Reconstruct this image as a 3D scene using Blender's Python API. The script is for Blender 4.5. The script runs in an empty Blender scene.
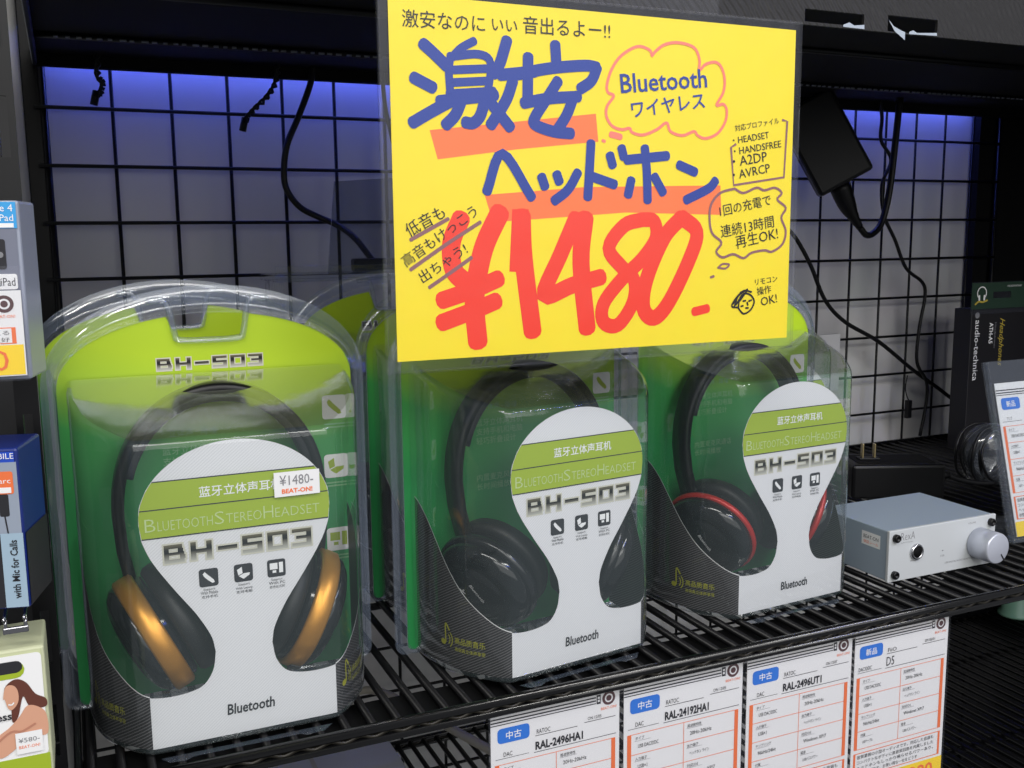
import bpy, bmesh, math, random
from math import sin, cos, pi, radians, sqrt
from mathutils import Vector, Matrix
from mathutils.geometry import tessellate_polygon

scene = bpy.context.scene
C = scene.collection
random.seed(7)

# ------------------------------------------------------------------ camera, light, exposure
def srgb(r, g, b):
    f = lambda c: c / 12.92 if c <= .04045 else ((c + .055) / 1.055) ** 2.4
    return (f(r / 255), f(g / 255), f(b / 255), 1)

yaw, pitch, roll = radians(24.0), radians(8.46), radians(-.594)
CAMZ = .272
Fw = Vector((sin(yaw) * cos(pitch), cos(yaw) * cos(pitch), -sin(pitch)))
Rt = Vector((cos(yaw), -sin(yaw), 0)); Up = Rt.cross(Fw)
Rt, Up = Rt * cos(roll) + Up * sin(roll), Up * cos(roll) - Rt * sin(roll)
cd = bpy.data.cameras.new('camera'); cam = bpy.data.objects.new('camera', cd); C.objects.link(cam)
cd.sensor_width = 36; cd.lens = 993 / 1024 * 36; cd.clip_start = .01
M = Matrix((Rt, Up, -Fw)).transposed().to_4x4(); M.translation = (0, 0, CAMZ)
cam.matrix_world = M
scene.camera = cam
scene.view_settings.view_transform = 'Standard'
scene.view_settings.look = 'None'
scene.view_settings.exposure = 0
scene.view_settings.gamma = 1
scene.view_settings.use_curve_mapping = False
scene.cycles.transparent_max_bounces = 48

w = bpy.data.worlds.new('shop'); scene.world = w; w.use_nodes = True
w.node_tree.nodes['Background'].inputs[0].default_value = (.92, .95, 1, 1)
w.node_tree.nodes['Background'].inputs[1].default_value = .17

def area(name, loc, target, sx, sy, power, col=(1, 1, 1)):
    l = bpy.data.lights.new(name, 'AREA'); l.shape = 'RECTANGLE'; l.size = sx; l.size_y = sy
    l.energy = power; l.color = col
    o = bpy.data.objects.new(name, l); C.objects.link(o); o.location = loc
    o.rotation_euler = (Vector(target) - Vector(loc)).to_track_quat('-Z', 'Y').to_euler()
    return o
# shop ceiling tubes over the aisle, in front of the rack
area('ceiling_tube_light', (-.5, -.55, 1.55), (.3, .55, .1), 1.3, .10, 15, (1, .98, .93))
area('ceiling_tube_light', (1.2, -.75, 1.55), (.5, .55, .1), 1.3, .10, 15, (1, .98, .93))
area('ceiling_tube_light', (.2, -1.7, 1.5), (.4, .6, .1), 2.2, .5, 22, (1, .98, .95))
area('added_fill_light', (.7, -2.6, .95), (.6, .9, .15), 4.2, 1.7, 33, (1, .99, .97))  # added frontal fill from the aisle side, brightens the rear panel
# added blue light above the rear panel, in place of blue reflections on it
area('added_blue_light', (.55, .989, .455), (.55, 1.004, .10), 1.15, .008, 1.0, (.10, .15, 1))
# blue shop lamp across the aisle
area('blue_neon_light', (.95, -.35, .95), (.4, .55, .2), .5, .04, 1.6, (.08, .16, 1))

# ------------------------------------------------------------------ materials
MATS = {}
def mat(name, rgb, rough=.5, metal=0, emit=0, spec=.5, noise=0, bump=0, nscale=200):
    if name in MATS: return MATS[name]
    m = bpy.data.materials.new(name); m.use_nodes = True
    nt = m.node_tree; b = nt.nodes['Principled BSDF']
    c = srgb(*rgb)
    b.inputs['Base Color'].default_value = c
    b.inputs['Roughness'].default_value = rough; b.inputs['Metallic'].default_value = metal
    b.inputs['Specular IOR Level'].default_value = spec
    if emit:
        b.inputs['Emission Color'].default_value = c; b.inputs['Emission Strength'].default_value = emit
    if noise or bump:
        tc = nt.nodes.new('ShaderNodeTexCoord'); n = nt.nodes.new('ShaderNodeTexNoise')
        n.inputs['Scale'].default_value = nscale; n.inputs['Detail'].default_value = 4
        nt.links.new(tc.outputs['Object'], n.inputs['Vector'])
        if noise:
            mx = nt.nodes.new('ShaderNodeMix'); mx.data_type = 'RGBA'; mx.blend_type = 'MULTIPLY'
            mx.inputs[0].default_value = noise; mx.inputs[6].default_value = c
            nt.links.new(n.outputs['Color'], mx.inputs[7]); nt.links.new(mx.outputs[2], b.inputs['Base Color'])
        if bump:
            bp = nt.nodes.new('ShaderNodeBump'); bp.inputs['Strength'].default_value = bump; bp.inputs['Distance'].default_value = .001
            nt.links.new(n.outputs['Fac'], bp.inputs['Height']); nt.links.new(bp.outputs['Normal'], b.inputs['Normal'])
    MATS[name] = m
    return m

def clear_mat(name, tint, base, edge, rough, haze, hazecol=(190, 200, 215)):
    """thin clear plastic sheet: see-through, glossier towards grazing"""
    m = bpy.data.materials.new(name); m.use_nodes = True; nt = m.node_tree; N = nt.nodes; L = nt.links
    N.clear()
    out = N.new('ShaderNodeOutputMaterial'); tr = N.new('ShaderNodeBsdfTransparent'); gl = N.new('ShaderNodeBsdfGlossy')
    df = N.new('ShaderNodeBsdfDiffuse'); df.inputs[0].default_value = srgb(*hazecol)
    tr.inputs[0].default_value = (*tint, 1); gl.inputs['Roughness'].default_value = rough; gl.inputs['Color'].default_value = (1, 1, 1, 1)
    lw = N.new('ShaderNodeLayerWeight'); lw.inputs[0].default_value = .5
    pw = N.new('ShaderNodeMath'); pw.operation = 'POWER'; pw.inputs[1].default_value = 3
    ma = N.new('ShaderNodeMath'); ma.operation = 'MULTIPLY_ADD'; ma.inputs[1].default_value = edge; ma.inputs[2].default_value = base
    L.new(lw.outputs['Facing'], pw.inputs[0]); L.new(pw.outputs[0], ma.inputs[0])
    m1 = N.new('ShaderNodeMixShader'); m1.inputs[0].default_value = haze
    L.new(tr.outputs[0], m1.inputs[1]); L.new(df.outputs[0], m1.inputs[2])
    m2 = N.new('ShaderNodeMixShader'); L.new(ma.outputs[0], m2.inputs[0]); L.new(m1.outputs[0], m2.inputs[1]); L.new(gl.outputs[0], m2.inputs[2])
    tc = N.new('ShaderNodeTexCoord'); n = N.new('ShaderNodeTexNoise'); n.inputs['Scale'].default_value = 28; n.inputs['Detail'].default_value = 2
    bp = N.new('ShaderNodeBump'); bp.inputs['Strength'].default_value = .25; bp.inputs['Distance'].default_value = .004
    L.new(tc.outputs['Object'], n.inputs['Vector']); L.new(n.outputs['Fac'], bp.inputs['Height']); L.new(bp.outputs['Normal'], gl.inputs['Normal'])
    L.new(m2.outputs[0], out.inputs[0])
    MATS[name] = m
    return m

def stripe_mat(name, c0, c1, freq, duty, angle, rough=.45):
    """printed fine diagonal lines, in UV metres"""
    m = bpy.data.materials.new(name); m.use_nodes = True; nt = m.node_tree; N = nt.nodes; L = nt.links
    b = N['Principled BSDF']; b.inputs['Roughness'].default_value = rough
    uv = N.new('ShaderNodeUVMap'); sp = N.new('ShaderNodeSeparateXYZ'); L.new(uv.outputs[0], sp.inputs[0])
    a = N.new('ShaderNodeMath'); a.operation = 'MULTIPLY'; a.inputs[1].default_value = sin(angle) * freq; L.new(sp.outputs[0], a.inputs[0])
    d = N.new('ShaderNodeMath'); d.operation = 'MULTIPLY_ADD'; d.inputs[1].default_value = cos(angle) * freq
    L.new(sp.outputs[1], d.inputs[0]); L.new(a.outputs[0], d.inputs[2])
    f = N.new('ShaderNodeMath'); f.operation = 'FRACT'; L.new(d.outputs[0], f.inputs[0])
    g = N.new('ShaderNodeMath'); g.operation = 'LESS_THAN'; g.inputs[1].default_value = duty; L.new(f.outputs[0], g.inputs[0])
    mx = N.new('ShaderNodeMix'); mx.data_type = 'RGBA'; L.new(g.outputs[0], mx.inputs[0])
    mx.inputs[6].default_value = srgb(*c0); mx.inputs[7].default_value = srgb(*c1)
    L.new(mx.outputs[2], b.inputs['Base Color'])
    MATS[name] = m
    return m

def card_mat():
    """printed card: lime arch above, running into leaf green with a swoosh"""
    m = bpy.data.materials.new('card_print'); m.use_nodes = True; nt = m.node_tree; N = nt.nodes; L = nt.links
    b = N['Principled BSDF']; b.inputs['Roughness'].default_value = .4
    tc = N.new('ShaderNodeTexCoord'); sp = N.new('ShaderNodeSeparateXYZ'); L.new(tc.outputs['Object'], sp.inputs[0])
    # v = z - 0.30*x + 9*x*x
    x2 = N.new('ShaderNodeMath'); x2.operation = 'MULTIPLY'; L.new(sp.outputs[0], x2.inputs[0]); L.new(sp.outputs[0], x2.inputs[1])
    q = N.new('ShaderNodeMath'); q.operation = 'MULTIPLY_ADD'; q.inputs[1].default_value = -2.2; L.new(x2.outputs[0], q.inputs[0]); L.new(sp.outputs[2], q.inputs[2])
    r = N.new('ShaderNodeMath'); r.operation = 'MULTIPLY_ADD'; r.inputs[1].default_value = .10; L.new(sp.outputs[0], r.inputs[0]); L.new(q.outputs[0], r.inputs[2])
    mr = N.new('ShaderNodeMapRange'); mr.inputs[1].default_value = .10; mr.inputs[2].default_value = .20; L.new(r.outputs[0], mr.inputs[0])
    cr = N.new('ShaderNodeValToRGB'); e = cr.color_ramp.elements
    e[0].position = 0; e[0].color = srgb(44, 144, 78); e[1].position = 1; e[1].color = srgb(176, 206, 28)
    e.new(.45).color = srgb(60, 156, 74); e.new(.72).color = srgb(150, 188, 40)
    L.new(mr.outputs[0], cr.inputs[0]); L.new(cr.outputs[0], b.inputs['Base Color'])
    MATS['card_print'] = m
    return m

def logo_mat():
    """printed block lettering that fades from near-black to silver downwards"""
    m = bpy.data.materials.new('logo_print'); m.use_nodes = True; nt = m.node_tree; N = nt.nodes; L = nt.links
    b = N['Principled BSDF']; b.inputs['Roughness'].default_value = .35; b.inputs['Metallic'].default_value = .25
    uv = N.new('ShaderNodeUVMap'); sp = N.new('ShaderNodeSeparateXYZ'); L.new(uv.outputs[0], sp.inputs[0])
    cr = N.new('ShaderNodeValToRGB'); e = cr.color_ramp.elements
    e[0].position = 0; e[0].color = srgb(196, 196, 186); e[1].position = 1; e[1].color = srgb(118, 112, 90)
    e.new(.45).color = srgb(96, 92, 82); e.new(.55).color = srgb(20, 20, 22); e.new(.75).color = srgb(40, 38, 34)
    L.new(sp.outputs[1], cr.inputs[0]); L.new(cr.outputs[0], b.inputs['Base Color'])
    MATS['logo_print'] = m
    return m

blister = clear_mat('clear_blister', (.975, .985, .985), .05, .95, .07, .07, (170, 190, 195))
rimclear = clear_mat('clear_rim', (.95, .965, .98), .09, .70, .13, .10, (165, 180, 205))
sleevem = clear_mat('clear_sleeve', (.985, .985, .99), .010, .35, .25, .006, (170, 180, 210))
acrylic = clear_mat('clear_acrylic', (.97, .98, .985), .035, .6, .05, .03, (170, 180, 200))
card_mat(); logo_mat()
hatch = stripe_mat('hatch_print', (32, 26, 28), (104, 98, 100), 640, .30, radians(28))
panelw = stripe_mat('panel_print', (228, 228, 230), (215, 215, 218), 760, .35, radians(-40))
ledge = clear_mat('clear_ledge', (.94, .95, .94), .26, .80, .13, .12, (196, 206, 180))
tinted = clear_mat('tinted_acrylic', (.74, .76, .82), .06, .5, .10, .07, (150, 155, 170))
black = mat('black_metal', (11, 11, 13), .36, spec=.30)
blackp = mat('black_plastic', (13, 13, 15), .38, spec=.35)
blackm = mat('matte_black', (10, 10, 12), .75, spec=.2)
white = mat('white_paper', (232, 232, 232), .6)
yellow = mat('yellow_card', (252, 228, 36), .6, noise=.06, nscale=90)
P_ink = {k: mat('ink_' + k, v, .55) for k, v in dict(blue=(22, 58, 150), coral=(252, 124, 62), red=(246, 58, 32), pink=(250, 130, 110),
         purple=(142, 96, 100), black=(16, 13, 10), orange=(238, 118, 66), badge=(46, 118, 214), dark=(36, 36, 42), grey=(128, 128, 132),
         white=(240, 240, 240), lime=(160, 182, 40), paleg=(196, 214, 150), olive=(170, 168, 40), soft=(132, 182, 130), maroon=(88, 60, 62),
         skin=(214, 160, 132), hair=(98, 52, 40), lightyellow=(250, 214, 50), cyan=(60, 160, 224), teal=(70, 120, 150), gold=(188, 166, 60), silver=(206, 204, 188)).items()}

# ------------------------------------------------------------------ mesh helpers
class MB:
    def __init__(s): s.v = []; s.f = []; s.m = []; s.sm = []; s.uv = {}; s.mats = []
    def mi(s, m):
        if m not in s.mats: s.mats.append(m)
        return s.mats.index(m)
    def add(s, verts, faces, m, smooth=False, uvs=None):
        o = len(s.v); k = s.mi(m)
        s.v += [tuple(x) for x in verts]
        for f in faces:
            s.f.append(tuple(i + o for i in f)); s.m.append(k); s.sm.append(smooth)
        if uvs:
            for i, u in enumerate(uvs): s.uv[o + i] = u
        return s
    def mesh(s, name):
        me = bpy.data.meshes.new(name); me.from_pydata(s.v, [], s.f); me.update()
        for m in s.mats: me.materials.append(m)
        me.polygons.foreach_set('material_index', s.m); me.polygons.foreach_set('use_smooth', s.sm)
        if s.uv:
            ul = me.uv_layers.new(name='UVMap')
            for l in me.loops:
                u = s.uv.get(l.vertex_index)
                if u: ul.data[l.index].uv = u
        me.update()
        return me
    def build(s, name, parent=None, loc=None):
        return put(name, s.mesh(name), parent, loc)

def put(name, me, parent=None, loc=None):
    o = bpy.data.objects.new(name, me); C.objects.link(o)
    if parent is not None: o.parent = parent
    if loc is not None: o.location = loc
    return o
def tag(o, label, cat, group=None, kind=None):
    if label: o['label'] = label
    if cat: o['category'] = cat
    if group: o['group'] = group
    if kind: o['kind'] = kind
    return o
def thing(name, label, cat, loc=(0, 0, 0), rz=0, group=None):
    o = bpy.data.objects.new(name, None); C.objects.link(o); o.empty_display_size = .02
    o.location = loc; o.rotation_euler = (0, 0, rz)
    return tag(o, label, cat, group)
def children(o): return list(o.children)
def copy_tree(o, parent=None):
    c = o.copy(); C.objects.link(c)
    if parent is not None: c.parent = parent
    for ch in children(o): copy_tree(ch, c)
    return c

def box(mb, lo, hi, m, bevel=0, seg=2, M=None, smooth=False):
    bm = bmesh.new(); bmesh.ops.create_cube(bm, size=1)
    for v in bm.verts:
        v.co = Vector([lo[i] + (v.co[i] + .5) * (hi[i] - lo[i]) for i in range(3)])
    if bevel: bmesh.ops.bevel(bm, geom=bm.edges[:], offset=bevel, segments=seg, affect='EDGES', profile=.5)
    if M is not None: bm.transform(M)
    bm.verts.index_update()
    mb.add([v.co[:] for v in bm.verts], [[v.index for v in f.verts] for f in bm.faces], m, smooth)
    bm.free()
def crom(pts, n=6, closed=False):
    P = [Vector(p) for p in pts]; out = []; k = len(P)
    if k < 3: return P
    for i in range(k - 1):
        p0 = P[i - 1] if i else (P[-2] if closed else P[0] * 2 - P[1]); p1, p2 = P[i], P[i + 1]
        p3 = P[i + 2] if i + 2 < k else (P[1] if closed else P[-1] * 2 - P[-2])
        for j in range(n):
            t = j / n
            out.append(.5 * ((2 * p1) + (p2 - p0) * t + (2 * p0 - 5 * p1 + 4 * p2 - p3) * t * t + (3 * p1 - p0 - 3 * p2 + p3) * t ** 3))
    out.append(P[-1]); return out
def tube(mb, pts, r, m, seg=8, smooth=True, closed=False):
    P = [Vector(p) for p in pts]; n = len(P); vs = []; fs = []
    t0 = (P[1] - P[0]).normalized(); a = t0.orthogonal().normalized()
    for i, p in enumerate(P):
        t = (P[min(i + 1, n - 1)] - P[max(i - 1, 0)]).normalized()
        a = (a - t * a.dot(t)).normalized(); b = t.cross(a)
        rr = r[i] if isinstance(r, (list, tuple)) else r
        vs += [p + (a * cos(2 * pi * k / seg) + b * sin(2 * pi * k / seg)) * rr for k in range(seg)]
    for i in range(n - 1):
        for k in range(seg):
            k2 = (k + 1) % seg
            fs.append((i * seg + k, i * seg + k2, (i + 1) * seg + k2, (i + 1) * seg + k))
    fs.append(tuple(range(seg))[::-1]); fs.append(tuple(range((n - 1) * seg, n * seg)))
    mb.add(vs, fs, m, smooth)
def lathe(mb, prof, m, M=None, seg=40, smooth=True):
    vs = []; fs = []; n = len(prof)
    for r, h in prof:
        for k in range(seg):
            v = Vector((r * cos(2 * pi * k / seg), r * sin(2 * pi * k / seg), h))
            vs.append(M @ v if M is not None else v)
    for i in range(n - 1):
        for k in range(seg):
            k2 = (k + 1) % seg
            fs.append((i * seg + k, i * seg + k2, (i + 1) * seg + k2, (i + 1) * seg + k))
    fs.append(tuple(range(seg))[::-1]); fs.append(tuple(range((n - 1) * seg, n * seg)))
    mb.add(vs, fs, m, smooth)
def strip(mb, pts, hw, ht, side, m, smooth=False):
    """flat bar swept along pts: half width hw along `side`, half thickness ht"""
    P = [Vector(p) for p in pts]; n = len(P); vs = []; fs = []; s = Vector(side).normalized()
    for i, p in enumerate(P):
        t = (P[min(i + 1, n - 1)] - P[max(i - 1, 0)]).normalized(); nn = t.cross(s).normalized()
        for (a, b) in ((-1, -.6), (-.8, -1), (.8, -1), (1, -.6), (1, .6), (.8, 1), (-.8, 1), (-1, .6)):
            vs.append(p + s * hw * a + nn * ht * b)
    for i in range(n - 1):
        for k in range(8):
            k2 = (k + 1) % 8; fs.append((i * 8 + k, i * 8 + k2, (i + 1) * 8 + k2, (i + 1) * 8 + k))
    fs.append(tuple(range(8))[::-1]); fs.append(tuple(range((n - 1) * 8, n * 8)))
    mb.add(vs, fs, m, smooth)

# flat ink: polygons, strokes and text, laid on a surface through a map (u, v) -> point
def plane_map(o, U, V, off=0):
    o, U, V = Vector(o), Vector(U).normalized(), Vector(V).normalized(); N = U.cross(V)
    return lambda u, v, k=0: o + U * u + V * v + N * (off + k)
INK = [0]
def tick():
    INK[0] = (INK[0] + 1) % 20; return INK[0] * 1.5e-6   # keeps crossing ink layers from coinciding
def ink_poly(mb, pts, f, m, k=0, uvs=None):
    k += tick()
    tri = tessellate_polygon([[Vector((x, y, 0)) for x, y in pts]])
    fs = []
    for t in tri:
        a, b, c = [pts[i] for i in t]
        fs.append(tuple(t) if (b[0] - a[0]) * (c[1] - a[1]) - (b[1] - a[1]) * (c[0] - a[0]) > 0 else tuple(t)[::-1])
    mb.add([f(x, y, k) for x, y in pts], fs, m, uvs=uvs)
def ink_rect(mb, u0, v0, u1, v1, f, m, k=0, r=0, n=1, uvs=None):
    if r:
        pts = []
        for cx, cy, a in ((u1 - r, v1 - r, 0), (u0 + r, v1 - r, 90), (u0 + r, v0 + r, 180), (u1 - r, v0 + r, 270)):
            pts += [(cx + r * cos(radians(a + b)), cy + r * sin(radians(a + b))) for b in (0, 30, 60, 90)]
        return ink_poly(mb, pts, f, m, k)
    k += tick()
    for i in range(n):   # n slices, for curved surfaces
        a, b = u0 + (u1 - u0) * i / n, u0 + (u1 - u0) * (i + 1) / n
        mb.add([f(a, v0, k), f(b, v0, k), f(b, v1, k), f(a, v1, k)], [(0, 1, 2, 3)], m, uvs=uvs)
def ink_stroke(mb, pts, wd, f, m, k=0, smooth=4):
    k += tick()
    P = crom([(x, y, 0) for x, y in pts], smooth) if len(pts) > 2 else [Vector((x, y, 0)) for x, y in pts]
    h = wd / 2; n = len(P); vs = []; fs = []
    for i, p in enumerate(P):
        t = P[min(i + 1, n - 1)] - P[max(i - 1, 0)]
        t = t.normalized() if t.length > 1e-9 else Vector((1, 0, 0))
        nn = Vector((-t.y, t.x, 0))
        vs += [p + nn * h, p - nn * h]
    for i in range(n - 1): fs.append((2 * i, 2 * i + 1, 2 * i + 3, 2 * i + 2))
    for e, sg in ((0, -1), (n - 1, 1)):   # rounded marker tips
        t = (P[min(e + 1, n - 1)] - P[max(e - 1, 0)]).normalized() * sg; nn = Vector((-t.y, t.x, 0)); b = len(vs)
        vs += [P[e] + nn * h * cos(radians(a)) + t * h * .7 * sin(radians(a)) for a in (0, 36, 72, 108, 144, 180)]
        fs.append(tuple(range(b + 5, b - 1, -1)))
    mb.add([f(v.x, v.y, k + i * 3e-7) for i, v in enumerate(vs)], fs, m)
TXT = {}
def text2d(s, bold=0.0, shear=0.0):
    key = (s, bold, shear)
    if key not in TXT:
        cu = bpy.data.curves.new('t', 'FONT'); cu.body = s; cu.offset = bold; cu.shear = shear; cu.resolution_u = 2
        o = bpy.data.objects.new('t', cu); C.objects.link(o)
        ev = o.evaluated_get(bpy.context.evaluated_depsgraph_get()); me = ev.to_mesh()
        vs = [(v.co.x, v.co.y) for v in me.vertices]; fs = [tuple(p.vertices) for p in me.polygons if p.normal.z > 0] or [tuple(p.vertices) for p in me.polygons]
        ev.to_mesh_clear(); bpy.data.objects.remove(o); bpy.data.curves.remove(cu)
        x0 = min(v[0] for v in vs) if vs else 0; x1 = max(v[0] for v in vs) if vs else 1
        y0 = min(v[1] for v in vs) if vs else 0; y1 = max(v[1] for v in vs) if vs else 1
        TXT[key] = ([(x - x0, y) for x, y in vs], fs, x1 - x0, y0, y1)
    return TXT[key]
def ink_text(mb, s, u, v, f, m, width=None, size=None, height=None, bold=0.0, shear=0.0, ang=0, align='l', k=0, uvs=False):
    vs, fs, w0, y0, y1 = text2d(s, bold, shear)
    sx = width / w0 if width else size
    sy = height / (y1 - y0) if height else (size or sx)
    if not width and height and not size: sx = sy
    ox = {'l': 0, 'c': -w0 / 2, 'r': -w0}[align]
    ca, sa = cos(ang), sin(ang); out = []
    for x, y in vs:
        X, Y = (x + ox) * sx, y * sy
        out.append(f(u + X * ca - Y * sa, v + X * sa + Y * ca, k))
    mb.add(out, fs, m)

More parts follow.
